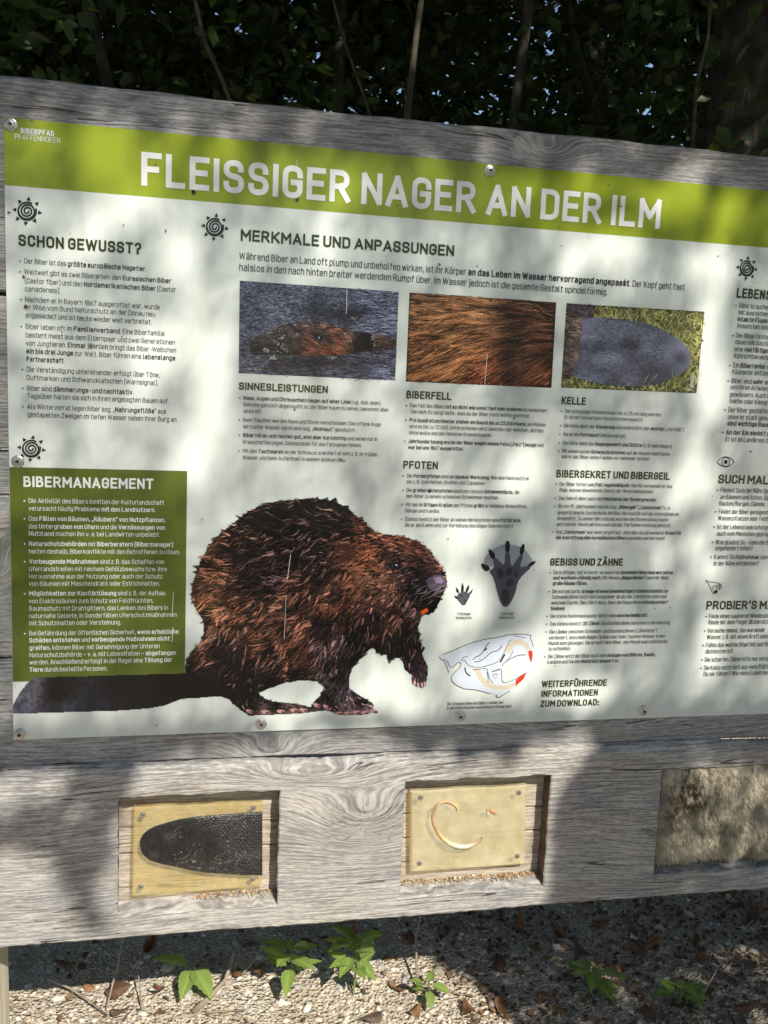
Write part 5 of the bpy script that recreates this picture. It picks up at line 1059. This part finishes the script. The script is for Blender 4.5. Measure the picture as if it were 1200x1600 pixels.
# ------------------------------------------------------------------ gravel, leaves, twigs and seedlings behind the board
k = NT('gravel_stone'); q = k.N('ShaderNodeVertexColor', layer_name='Col'); nn = k.noise(k.obj(), 90.0, 4.0)
k.bump(nn, .3, .003); M_stone = k.done(k.mix(1.0, q.outputs[0], k.ramp(nn, [(.3, .75), (.7, 1.15)]), 'MULTIPLY'), .85, Specular_IOR_Level=.25)
import bmesh
def ico(sub):
    bm = bmesh.new(); bmesh.ops.create_icosphere(bm, subdivisions=sub, radius=1.0); bm.verts.ensure_lookup_table()
    v = np.array([tuple(q.co) for q in bm.verts]); f = np.array([[q.index for q in a.verts] for a in bm.faces]); bm.free(); return v, f
def stones(n, sub, smin, smax, x0, x1, y0, y1, seed, pw=2.0):
    r = np.random.default_rng(seed); v, f = ico(sub); m = len(v)
    X = r.uniform(x0, x1, n); Y = r.uniform(y0, y1, n); s = smin + (smax - smin) * r.random(n) ** pw
    sc = s[:, None] * np.stack([r.uniform(.7, 1.3, n), r.uniform(.6, 1.1, n), r.uniform(.35, .75, n)], -1)
    w_ = v[None] * (1 + r.normal(0, .2, (n, m, 1))) + r.normal(0, .12, (n, m, 3)); w_ = w_ * sc[:, None, :]
    a = r.uniform(0, 6.28, n); t = r.normal(0, .3, n)
    c, s_ = np.cos(a), np.sin(a); ct, st = np.cos(t), np.sin(t)
    x, y, z = w_[..., 0], w_[..., 1], w_[..., 2]
    y, z = y * ct[:, None] - z * st[:, None], y * st[:, None] + z * ct[:, None]
    x, y = x * c[:, None] - y * s_[:, None], x * s_[:, None] + y * c[:, None]
    o = np.stack([x + X[:, None], y + Y[:, None], z + (gz(X, Y) + sc[:, 2] * r.uniform(-.35, .35, n))[:, None]], -1).reshape(-1, 3)
    base = np.array([[.58, .53, .44], [.50, .45, .37], [.60, .57, .50], [.34, .30, .25], [.50, .44, .34], [.40, .39, .37]])[r.integers(0, 6, n)] * r.uniform(1.0, 1.45, n)[:, None]
    return o, (f[None] + (np.arange(n) * m)[:, None, None]).reshape(-1, 3), np.repeat(base, m, 0)
va, fa, ca_ = stones(10500, 1, .003, .008, -.5, 1.9, -.15, 1.0, 5); vb, fb, cb_ = stones(420, 1, .007, .016, -.5, 1.9, -.15, 1.0, 6, 2.2)
vc, fc2, cc_ = stones(24000, 1, .0012, .0035, -.4, 1.6, -.12, .65, 8)
o = mesh('gravel', np.concatenate([va, vb, vc]), np.concatenate([fa, fb + len(va), fc2 + len(va) + len(vb)]), M_stone, None, np.concatenate([ca_, cb_, cc_])); tag(o, 'pale limestone gravel covering the ground under the board', 'gravel', kind='stuff')

def litter(n, x0, x1, y0, y1, seed):
    r = np.random.default_rng(seed); X = r.uniform(x0, x1, n); Y = r.uniform(y0, y1, n); s = r.uniform(.003, .011, n); a = r.uniform(0, 6.28, n)
    v = np.array([[-1, 0], [-.3, .55], [.6, .4], [1, 0], [.4, -.5], [-.5, -.4]])[None] * r.uniform(.6, 1.3, (n, 6, 2)) * s[:, None, None]
    x = v[..., 0] * np.cos(a)[:, None] - v[..., 1] * np.sin(a)[:, None] + X[:, None]; y = v[..., 0] * np.sin(a)[:, None] + v[..., 1] * np.cos(a)[:, None] + Y[:, None]
    z = gz(X, Y)[:, None] + .005 + r.uniform(-1, 1, (n, 6)) * s[:, None] * .45 + r.uniform(0, .004, n)[:, None]
    c = np.array([[.20, .11, .055], [.13, .08, .045], [.28, .17, .09], [.34, .27, .18], [.10, .07, .045]])[r.integers(0, 5, n)]
    b = np.arange(n)[:, None] * 6; return np.stack([x, y, z], -1).reshape(-1, 3), np.concatenate([b + np.array([[0, 1, 2, 3]]), b + np.array([[0, 3, 4, 5]])]), np.repeat(c, 6, 0)
v_, f_, c_ = litter(1300, -.5, 1.9, -.15, .9, 61); v2_, f2_, c2_ = litter(3600, .80, 1.9, -.1, .9, 62)
tag(mesh('leaf_litter', np.concatenate([v_, v2_]), np.concatenate([f_, f2_ + len(v_)]), M_crumb, None, np.concatenate([c_, c2_])), 'brown crumbled leaf litter strewn over the gravel', 'leaf litter', kind='stuff')
def blade(L, Wd, fold=.25, curl=.3, nl=15, tip=1.6, wave=0.0, seed=0):
    """one leaf: base at the origin, along +X; returns verts, quads and (t, j) of each vertex"""
    r = random.Random(seed); v = []; st = []
    for i in range(nl):
        t = i / (nl - 1); w_ = Wd * (math.sin(math.pi * t ** .72) ** .85 * (1 - .28 * t) + .03 * (1 - t)) if 0 < t < 1 else Wd * .02
        w_ *= 1 + (.07 if i % 2 else -.05)
        zc = -curl * L * t * t
        for j in (-1, -.66, -.33, 0, .33, .66, 1):
            rip = .045 * Wd * math.sin((t * 7.5 - abs(j) * 1.1) * 6.283) * abs(j)
            v.append((L * t - .03 * L * abs(j), j * w_, zc + abs(j) ** 1.4 * w_ * fold + rip + wave * L * r.uniform(-1, 1) * abs(j))); st.append((t, j))
    f = [(i*7 + j, (i+1)*7 + j, (i+1)*7 + j + 1, i*7 + j + 1) for i in range(nl - 1) for j in range(6)]
    return np.array(v), f, st
M_green = leaf_mat('seedling_leaf', (.14, .215, .055), (.20, .28, .075), .3, .42)
k = NT('dry_leaf_brown'); q = k.N('ShaderNodeVertexColor', layer_name='Col'); nn = k.noise(k.obj(), 45.0, 4.0); M_dry = k.done(k.mix(1.0, q.outputs[0], k.ramp(nn, [(.3, .55), (.7, 1.2)]), 'MULTIPLY'), .7)
M_stem = plain('stem_green', (.16, .2, .07), .6); M_twig = plain('twig_grey', (.36, .30, .23), .85)
def rotm(az, pit, rol=0): return Matrix.Rotation(az, 3, 'Z') @ Matrix.Rotation(-pit, 3, 'Y') @ Matrix.Rotation(rol, 3, 'X')
def leaf_cols(st, c, vein):
    o = []
    for t, j in st:
        m = 1.0 if abs(j) < .01 else 0.0; ve = (math.sin((t * 7.5 - abs(j) * 1.1) * 6.283) > .7) * .9
        o.append(tuple(np.array(c) * (1 - m) + np.array(vein) * m + ve * .25 * (np.array(vein) - np.array(c))))
    return o
def seedling(name, label, px_, py_, hgt, specs, z=0.0):
    """specs: leaf (azimuth deg, pitch deg, length, width, height share)"""
    g = G(px_, py_); base = Vector((g.x, g.y, float(gz(g.x, g.y))))
    t = thing(name, label, 'plant', base)
    SC = .84; hgt *= SC; specs = [(a, p_, L * SC, W_ * SC, h_) for a, p_, L, W_, h_ in specs]
    b = MB(); b.tube([(0, 0, -.01), (.004, .002, hgt * .5), (0, 0, hgt)], [.0022, .0018, .0012], 6)
    for az, pit, L, Wd, hs in specs:
        d_ = Vector((math.cos(math.radians(az)), math.sin(math.radians(az)), math.sin(math.radians(pit)))) * .014
        b.tube([Vector((0, 0, hgt * hs - .004)), Vector((0, 0, hgt * hs)) + d_], [.0011, .0009], 5)
    b.build('stem', M_stem, t, smooth=True)
    for i, (az, pit, L, Wd, hs) in enumerate(specs):
        v, f, st = blade(L, Wd, .22, .22, 15, seed=i); R_ = rotm(math.radians(az), math.radians(pit), random.uniform(-.2, .2))
        pet = Vector((math.cos(math.radians(az)), math.sin(math.radians(az)), math.sin(math.radians(pit)))) * .012
        pts = [R_ @ Vector(tuple(p_)) + pet + Vector((0, 0, hgt * hs)) for p_ in v]
        c = random.uniform(.8, 1.2); col = np.array(leaf_cols(st, (c, c, c), (1.7, 1.6, 1.5)))
        lf = mesh('leaf', [tuple(p_) for p_ in pts], f, M_green, t, col, True)
    return t
rnd = random.Random(3)
seedling('seedling', 'low green seedling with three broad leaves in the sun, leftmost on the gravel', 300, 1545, .05, [(172, 22, .085, .024, 1), (255, -5, .08, .022, 1), (300, -8, .085, .028, 1)])
def whorl(n, L0, seed):
    r = random.Random(seed); return [(i * 137 + r.uniform(-20, 20), r.uniform(-10, 40), L0 * r.uniform(.7, 1.1), L0 * r.uniform(.24, .33), .45 + .55 * i / n) for i in range(n)]
seedling('seedling', 'bright green bushy seedling below the left edge of the knot, between two others', 452, 1545, .13, whorl(11, .066, 1))
seedling('seedling', 'tallest leafy seedling, with the most leaves, right of the bushy one', 552, 1552, .15, whorl(15, .068, 2))
seedling('seedling', 'small four leaved seedling at the edge of the sunlit patch', 668, 1560, .05, whorl(6, .045, 3))
seedling('seedling', 'dark green seedling standing in the shade right of the sunlit patch', 925, 1560, .07, whorl(8, .07, 4))
seedling('seedling', 'tiny dark seedling in the shade at the lower right corner', 1060, 1580, .05, whorl(7, .06, 5))
# dry leaves: a few shapes, copied
protos = []
for i in range(6):
    r = random.Random(40 + i); v, f, st = blade(r.uniform(.045, .07), r.uniform(.015, .022), r.choice([-1, 1]) * r.uniform(.4, 1.1), r.uniform(-.7, .9), 15, wave=.03, seed=i)
    c = r.choice([(.20, .095, .04), (.14, .075, .04), (.27, .135, .055), (.12, .08, .05)])
    me = bpy.data.meshes.new('dry_leaf'); me.from_pydata([tuple(p_) for p_ in v], [], f); me.update(); me.polygons.foreach_set('use_smooth', np.ones(len(f), bool))
    at = me.color_attributes.new('Col', 'FLOAT_COLOR', 'POINT'); cc = np.ones((len(v), 4), np.float32); cc[:, :3] = np.array(leaf_cols(st, c, tuple(.6 * np.array(c)))); at.data.foreach_set('color', cc.ravel())
    me.materials.append(M_dry); protos.append(me)
spots = [(285, 1545), (135, 1540), (252, 1560), (372, 1520), (405, 1530), (175, 1590), (165, 1560), (605, 1495), (630, 1555), (640, 1585), (735, 1590), (595, 1590), (775, 1500), (830, 1490), (880, 1470), (800, 1460), (925, 1450), (985, 1470), (1010, 1500), (1030, 1480), (1085, 1470), (1130, 1400), (1150, 1585), (1170, 1440), (1185, 1470), (880, 1590), (850, 1570), (1040, 1550), (960, 1540), (700, 1450), (640, 1460), (560, 1470), (470, 1480), (1090, 1500), (1120, 1530), (1180, 1520), (1005, 1590), (330, 1500), (230, 1500), (90, 1500), (730, 1465), (905, 1505), (1160, 1420), (1195, 1440), (780, 1560), (1065, 1440)]
for i, (px_, py_) in enumerate(spots):
    g = G(px_, py_); o = link('dry_leaf', protos[i % 6]); r = random.Random(100 + i)
    sunlit = (px_ < 745 and py_ > 1515 - px_ * .03)
    o.location = (g.x, g.y, float(gz(g.x, g.y)) + r.uniform(.008, .02)); o.rotation_euler = (r.uniform(-.7, .7), r.uniform(-.6, .6), r.uniform(0, 6.28)); s = r.uniform(.5, 1.0); o.scale = (s, s, s)
    tag(o, 'curled brown dry leaf lying on the sunlit gravel' if sunlit else 'curled brown dry leaf lying on the shaded ground', 'dry leaf', 'dry leaves in the sun' if sunlit else 'dry leaves in the shade')
def twig(label, pts, r0, mat=None):
    w_ = [G(x, y) + Vector((0, 0, z)) for x, y, z in pts]; base = w_[0].copy(); b = MB(); n = len(w_)
    b.tube([p_ - base for p_ in w_], [r0 * (1 - .6 * i / (n - 1)) for i in range(n)], 6, jit=.15); o = b.build('twig', mat or M_twig, None, True); o.location = base; tag(o, label, 'twig', 'twigs on the ground'); return o
twig('thick grey twig lying beside the three leaved seedling', [(300, 1592, .012), (325, 1572, .016), (352, 1545, .02), (365, 1510, .03)], .007)
twig('long pale thin twig lying in the sun at the lower left', [(75, 1538, .012), (110, 1555, .015), (140, 1575, .014), (168, 1594, .01)], .003)
twig('thin pale twig lying flat in front of the bushy seedling', [(270, 1597, .008), (330, 1590, .012), (384, 1587, .012)], .003)
twig('thin upright dry stalk rising to the left of the three leaved seedling', [(165, 1580, .0), (185, 1540, .05), (200, 1500, .12), (212, 1475, .16)], .0022)
twig('bent dry stalk leaning in the sun near the lower left corner', [(222, 1590, 0), (215, 1545, .05), (205, 1518, .06)], .002)
twig('short upright stub beside the small four leaved seedling', [(652, 1545, 0), (648, 1500, .05), (655, 1480, .08)], .003)
twig('long thin shaded twig slanting across the ground at the right', [(1080, 1590, .01), (1110, 1550, .03), (1140, 1515, .06), (1170, 1490, .08)], .002)
twig('broken brown twig between the seedlings', [(378, 1530, .01), (395, 1515, .02), (425, 1480, .03)], .003)

# ------------------------------------------------------------------ trees
M_bark = (lambda k: (k.bump(k.noise(k.XYZ(*[k.M('MULTIPLY', a, s) for a, s in zip(k.sep(k.obj())[:3], (40.0, 40.0, 9.0))]), 1.0, 5.0, .6), .9, .02), k.done(k.ramp(k.noise(k.obj(), 14.0, 5.0), [(.35, (.02, .017, .012)), (.6, (.06, .05, .035)), (.75, (.12, .105, .08))]), .9))[1])(NT('bark'))
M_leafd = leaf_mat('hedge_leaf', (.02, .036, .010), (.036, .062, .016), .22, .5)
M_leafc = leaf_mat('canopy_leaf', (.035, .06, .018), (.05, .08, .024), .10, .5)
def leaves(name, C, size, mat, parent, base, seed, flat_=.5, drop=None):
    """leaf-sized folded faces at the points C"""
    r = np.random.default_rng(seed); n = len(C)
    L = size * r.uniform(.6, 1.25, n); Wd = L * r.uniform(.42, .62, n)
    d = r.normal(0, 1, (n, 3)); d[:, 2] = d[:, 2] * flat_ - .25; d /= np.linalg.norm(d, axis=1)[:, None]
    up = r.normal(0, .55, (n, 3)); up[:, 2] += 1.0; sd_ = np.cross(d, up); sd_ /= np.linalg.norm(sd_, axis=1)[:, None]; nr = np.cross(sd_, d)
    h = C - d * (L / 2)[:, None]; t = C + d * (L / 2)[:, None]
    l1 = C - d * (L * .12)[:, None] + sd_ * (Wd / 2)[:, None] + nr * (Wd * .13)[:, None]; r1 = C - d * (L * .12)[:, None] - sd_ * (Wd / 2)[:, None] + nr * (Wd * .13)[:, None]
    l2 = C + d * (L * .25)[:, None] + sd_ * (Wd * .32)[:, None] + nr * (Wd * .1)[:, None]; r2 = C + d * (L * .25)[:, None] - sd_ * (Wd * .32)[:, None] + nr * (Wd * .1)[:, None]
    v = np.stack([h, l1, l2, t, r2, r1], 1)
    if drop is not None:
        keep = ~drop(np.concatenate([v, C[:, None]], 1)); v = v[keep]; n = len(v)
    b = np.arange(n)[:, None] * 6
    f = np.concatenate([b + np.array([[0, 3, 2, 1]]), b + np.array([[0, 5, 4, 3]])], 0)
    c = r.uniform(.65, 1.35, (n, 1)) * np.array([[1, 1, 1]]) + np.where(r.random((n, 1)) < .05, 1, 0) * np.array([[.9, .5, 0.]])
    return mesh(name, v.reshape(-1, 3), f, mat, parent, np.repeat(c, 6, 0), False, base)
def limb(b, p0, p1, r0, r1, seed, n=7, wob=.06):
    r = random.Random(seed); p0, p1 = Vector(p0), Vector(p1); L = (p1 - p0).length; pts = []
    for i in range(n):
        t = i / (n - 1); o = Vector((r.uniform(-1, 1), r.uniform(-1, 1), r.uniform(-1, 1))) * wob * L * (0 if i in (0, n - 1) else 1) * .35; pts.append(p0.lerp(p1, t) + o)
    b.tube(pts, [r0 + (r1 - r0) * i / (n - 1) for i in range(n)], 10, jit=.06)
def clumps(n, lo, hi, nc, spread, seed):
    """points gathered in clumps inside a box"""
    r = np.random.default_rng(seed); lo, hi = np.array(lo), np.array(hi)
    c = lo + r.random((nc, 3)) * (hi - lo); k_ = r.integers(0, nc, n)
    return c[k_] + r.normal(0, 1, (n, 3)) * np.array(spread)
# --- the lit patches that reach the board and the ground between the leaves of the shading tree
DAP = [(165,240,50,52,0),(190,325,75,28,-25),(120,388,48,20,-20),(285,395,28,36,0),(240,550,40,55,20),(332,560,34,52,15),(330,645,24,55,10),(302,722,28,46,25),(505,395,15,44,5),(535,305,22,34,0),(815,742,36,52,20),(728,835,42,30,-40),(914,750,28,40,10),(893,412,24,40,15),(960,385,36,36,0),
 (1110,415,36,34,0),(1103,520,24,66,8),(1115,610,26,52,5),(1074,750,24,56,25),(1105,765,13,26,20),(1140,812,30,28,30),(1090,855,16,24,10),(1108,890,26,18,-30),(1110,1010,20,70,8),(1058,308,55,34,0),(1135,335,20,48,20),(600,1072,48,36,0),(440,1118,60,22,0),(790,1045,85,46,-20),(735,940,36,42,0),(885,1000,32,56,30),(912,1090,55,32,0),(392,182,20,28,0),(1000,226,38,12,5),(1095,246,32,16,20),(20,162,36,14,0),(700,900,16,30,20),(640,1100,40,24,0)]
LITB = [[(215,1195),(300,1182),(420,1168),(470,1146),(600,1146),(640,1172),(720,1198),(800,1196),(860,1152),(900,1132),(950,1150),(915,1214),(885,1235),(866,1290),(862,1425),(500,1475),(200,1490),(140,1420),(172,1330),(195,1260)], [(-60,1352),(60,1342),(106,1400),(122,1490),(-60,1510)], [(-60,1225),(100,1206),(140,1226),(60,1268),(-60,1298)]]
def pl(px, Y=0.0):
    q = P([a[0] for a in px], [a[1] for a in px], Y); return [(a[0], a[2]) for a in q]
LIT = [pl(ell(*a, n=14)) for a in DAP] + [pl(a, YL) for a in LITB]
LIT.append([(-.9, .668), (.86, .668), (.90, .62), (.93, .55), (.94, .3), (.94, -.4), (-.9, -.4)])
def lit(v):
    X = v[..., 0] + v[..., 1] * TAZ; Z = v[..., 2] + v[..., 1] * TEL    # along the sunbeam to the plane of the board
    o = np.zeros(X.shape[0], bool)
    for pg in LIT:
        a = np.array(pg); bx = (X.max(1) > a[:, 0].min()) & (X.min(1) < a[:, 0].max()) & (Z.max(1) > a[:, 1].min()) & (Z.min(1) < a[:, 1].max())
        i = np.where(bx)[0]
        if len(i): o[i] |= in_poly(X[i].ravel(), Z[i].ravel(), pg).reshape(len(i), -1).sum(1) > 2
    return o
def beam_points(n, x0, x1, z0, z1, d0, d1, seed):
    r = np.random.default_rng(seed); d = r.uniform(d0, d1, n); return np.stack([r.uniform(x0, x1, n) + d * TAZ, -d, r.uniform(z0, z1, n) + d * TEL], -1)
st_base = (4.6, -3.4, GZ)
shade = thing('shading_tree', 'leafy tree behind the viewer whose branches dapple the panel with shade', 'tree', st_base)
b = MB(); limb(b, (0, 0, -.1), (-.2, .3, 3.2), .19, .13, 1); limb(b, (-.2, .3, 3.2), (-.6, .8, 7.0), .13, .05, 2); b.build('trunk', M_bark, shade, True)
for i, (p1) in enumerate(((-2.2, .9, 4.3), (-3.2, 1.2, 5.0), (-2.4, .4, 5.6), (-1.2, 1.6, 5.4))):
    b = MB(); limb(b, (-.25, .35, 3.0 + .4 * i), p1, .06, .015, 10 + i); b.build('limb', M_bark, shade, True)
Cp = np.concatenate([beam_points(12000, -1.0, .80, .98, 1.82, 2.6, 3.8, 21), beam_points(1400, -1.0, .9, 1.82, 1.90, 2.6, 3.8, 31)])     # thin, finely broken shade
Cm = np.concatenate([beam_points(21000, .74, 2.6, .96, 1.82, 2.6, 3.8, 24), beam_points(2100, .9, 2.6, 1.82, 1.90, 2.6, 3.8, 32)])
leaves('crown', np.concatenate([Cp, Cm]), .024, M_leafc, shade, st_base, 23, .5, lit)
Ct = np.concatenate([beam_points(9000, -1.0, 2.6, 1.91, 2.35, 2.0, 3.2, 25), beam_points(5500, -1.0, .95, .66, 1.02, 2.0, 3.0, 26), beam_points(6500, .88, 1.12, .60, 1.02, 1.9, 2.9, 22), beam_points(8000, 1.08, 2.6, .60, 1.02, 1.9, 2.9, 27), beam_points(13500, .88, 2.6, -.5, .64, 1.9, 2.9, 28)])
xp_, zp_ = Ct[:, 0] + Ct[:, 1] * TAZ, Ct[:, 2] + Ct[:, 1] * TEL
Ct = Ct[~((xp_ > 1.10) & (xp_ < 1.45) & (zp_ > .715) & (zp_ < .905) & (rng.random(len(Ct)) < .86))]
leaves('crown', Ct, .048, M_leafc, shade, st_base, 29, .5, lit)
# --- trees added behind the viewer to block sky light, showing only in reflections
for i, (x, y, hh_, w_) in enumerate(((-4.0, -4.6, 6.5, 1.9), (-1.2, -8.5, 6.0, 2.0), (3.4, -9.0, 6.0, 2.0), (7.6, -4.8, 6.5, 1.9))):
    b0 = (x, y, GZ); t = thing('sky_block_tree', ('unseen tree added left behind the viewer to block sky light', 'unseen tree added straight behind the viewer to block sky light', 'unseen tree added far behind the viewer to the right to block sky light', 'unseen tree added right of the viewer to block sky light')[i], 'tree', b0, 'added sky blocking trees behind the viewer')
    b = MB(); limb(b, (0, 0, -.1), (.1, .1, hh_), .14, .04, 60 + i); b.build('trunk', M_bark, t, True)
    leaves('crown', clumps(6500, (-w_, -w_ * .7, .7), (w_, w_ * .7, hh_), 70, (.35, .3, .3), 400 + i) + np.array(b0), .2, M_leafc, t, b0, 70 + i)
# --- tall tree at the right edge whose high crown roofs the hedge
tr_b = (2.28, 1.75, GZ)
roof = thing('tall_tree', 'tall dark tree trunk at the right edge with a broad overhead crown', 'tree', tr_b)
b = MB(); limb(b, (0, 0, -.1), (.1, .1, 3.0), .27, .21, 5, wob=.02); limb(b, (.1, .1, 3.0), (-.3, .2, 8.0), .21, .08, 6); b.build('trunk', M_bark, roof, True)
for i, p1 in enumerate(((-3.0, -1.2, 5.6), (-2.0, 2.0, 6.2), (2.5, 1.5, 6.0), (-4.5, .5, 6.4), (.5, -2.5, 5.8))):
    b = MB(); limb(b, (0, .1, 3.8 + .3 * i), p1, .09, .02, 30 + i); b.build('limb', M_bark, roof, True)
r_ = np.random.default_rng(77); n_ = 42000
Cr = np.stack([r_.uniform(-6, 7.5, n_), r_.uniform(-2.6, 6.5, n_), r_.uniform(5.0, 7.2, n_)], -1)
Cr[:, 2] += .25 * np.maximum(0, Cr[:, 1] - 2)
leaves('crown', Cr, .2, M_leafc, roof, tr_b, 78, .4, lit)
# --- hedge of shrubs behind the board
k = NT('young_bark'); M_bark2 = k.done(k.ramp(k.noise(k.obj(), 30.0, 4.0), [(.35, (.025, .02, .01)), (.65, (.07, .06, .03))]), .8)
def stem_tree(label, px, Y, r0, up=3.8):
    a = P([q[0] for q in px], [q[1] for q in px], Y); d = a[0] - a[-1]; top = a[0] + d / np.linalg.norm(d) * .9; bot = np.array([a[-1][0] + .02, Y, GZ - .05])
    base = (float(bot[0]), Y, GZ); b = MB(); pts = [bot] + [q for q in a[::-1]] + [top]; n = len(pts)
    t = thing('sapling', label, 'sapling', base, 'saplings behind the board')
    b.tube([np.array(q) - np.array(base) for q in pts], [r0 * (1.15 - .35 * i / (n - 1)) for i in range(n)], 9, jit=.05); b.build('trunk', M_bark2, t, True)
    r_ = np.random.default_rng(int(a[0][0] * 1000) % 997); c = top + r_.normal(0, 1, (160, 3)) * np.array([.22, .15, .2]) - np.array(base) * 0
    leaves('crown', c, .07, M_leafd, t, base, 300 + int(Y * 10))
stem_tree('straight brown sapling stem rising behind the middle of the top plank', [(661, -20), (650, 60), (636, 180)], 1.05, .0085)
stem_tree('leaning brown sapling stem rising behind the letters of the path name', [(300, -20), (318, 60), (345, 120), (372, 190)], 1.3, .006)
stem_tree('thin sapling stem between the leaning and the straight one', [(518, -10), (536, 60), (572, 160), (584, 200)], 1.6, .0045)
stem_tree('thin upright sapling stem right of the straight one', [(1112, -20), (1106, 60), (1088, 130), (1080, 260)], 1.2, .0055)
def shrub(name, label, x, y, stems, boxes, seed, lsz=.072):
    base = (x, y, GZ); t = thing(name, label, 'tree', base, 'trees and shrubs behind the board')
    for i, (a, c, r0, r1) in enumerate(stems):
        b = MB(); limb(b, a, c, r0, r1, seed * 10 + i, 8, .05); b.build('trunk', M_bark, t, True)
    pts = np.concatenate([clumps(n, lo, hi, nc, sp, seed * 7 + i) for i, (n, lo, hi, nc, sp) in enumerate(boxes)]) + np.array(base)
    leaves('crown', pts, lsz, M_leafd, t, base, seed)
shrub('hazel_shrub', 'dark leafy shrub with a leaning stem behind the left end of the board', -.9, 2.1, [((.0, 0, 0), (.15, .1, 4.5), .05, .025), ((1.1, -.1, 0), (.55, .0, 4.6), .028, .012)], [(18000, (-1.6, -.5, 1.4), (1.5, .7, 4.6), 110, (.24, .2, .2)), (900, (.2, -.9, 2.2), (.9, -.6, 3.4), 16, (.15, .1, .15))], 1)
shrub('hazel_shrub', 'dark leafy shrub with two thin upright stems behind the title', .9, 2.5, [((-.05, 0, 0), (.0, .1, 5), .035, .018), ((.55, -.35, 0), (.62, -.3, 5), .024, .016), ((-.45, .1, 0), (-.62, .1, 5), .03, .015)], [(10500, (-1.6, -.4, 1.4), (1.6, .8, 4.8), 84, (.22, .2, .22))], 2)
shrub('hazel_shrub', 'dark leafy shrub crossed by a slanting branch, left of the tall trunk', 2.3, 2.9, [((-.2, 0, 0), (-.1, .1, 5), .05, .03), ((.3, -.3, 1.2), (-.9, -.2, 4.0), .03, .012)], [(12000, (-1.7, -.6, 1.4), (1.8, .8, 5.0), 92, (.22, .2, .22))], 3)
shrub('hazel_shrub', 'dark dense shrub behind the tall trunk at the right edge', 4.1, 2.6, [((0, 0, 0), (.1, 0, 5), .06, .03)], [(14000, (-1.6, -.8, 1.2), (2.2, 1.0, 5.2), 80, (.25, .22, .25)), (1500, (-2.6, -1.5, 1.6), (-.9, -1.1, 3.6), 30, (.16, .12, .16))], 4)
for i, (x, y, lb) in enumerate(((-2.0, 4.6, 'far dark tree behind the left shrub'), (.6, 5.2, 'far dark tree glimpsed between the shrubs behind the title'), (3.4, 5.4, 'far dark tree glimpsed left of the tall trunk'), (6.2, 5.0, 'far dark tree hidden behind the right shrub'))):
    shrub('maple_tree', lb, x, y, [((0, 0, 0), (.1, .1, 6), .1, .05)], [(13000, (-1.9, -.6, 1.2), (1.9, .8, 6.0), 75, (.34, .3, .3))], 10 + i, .2)
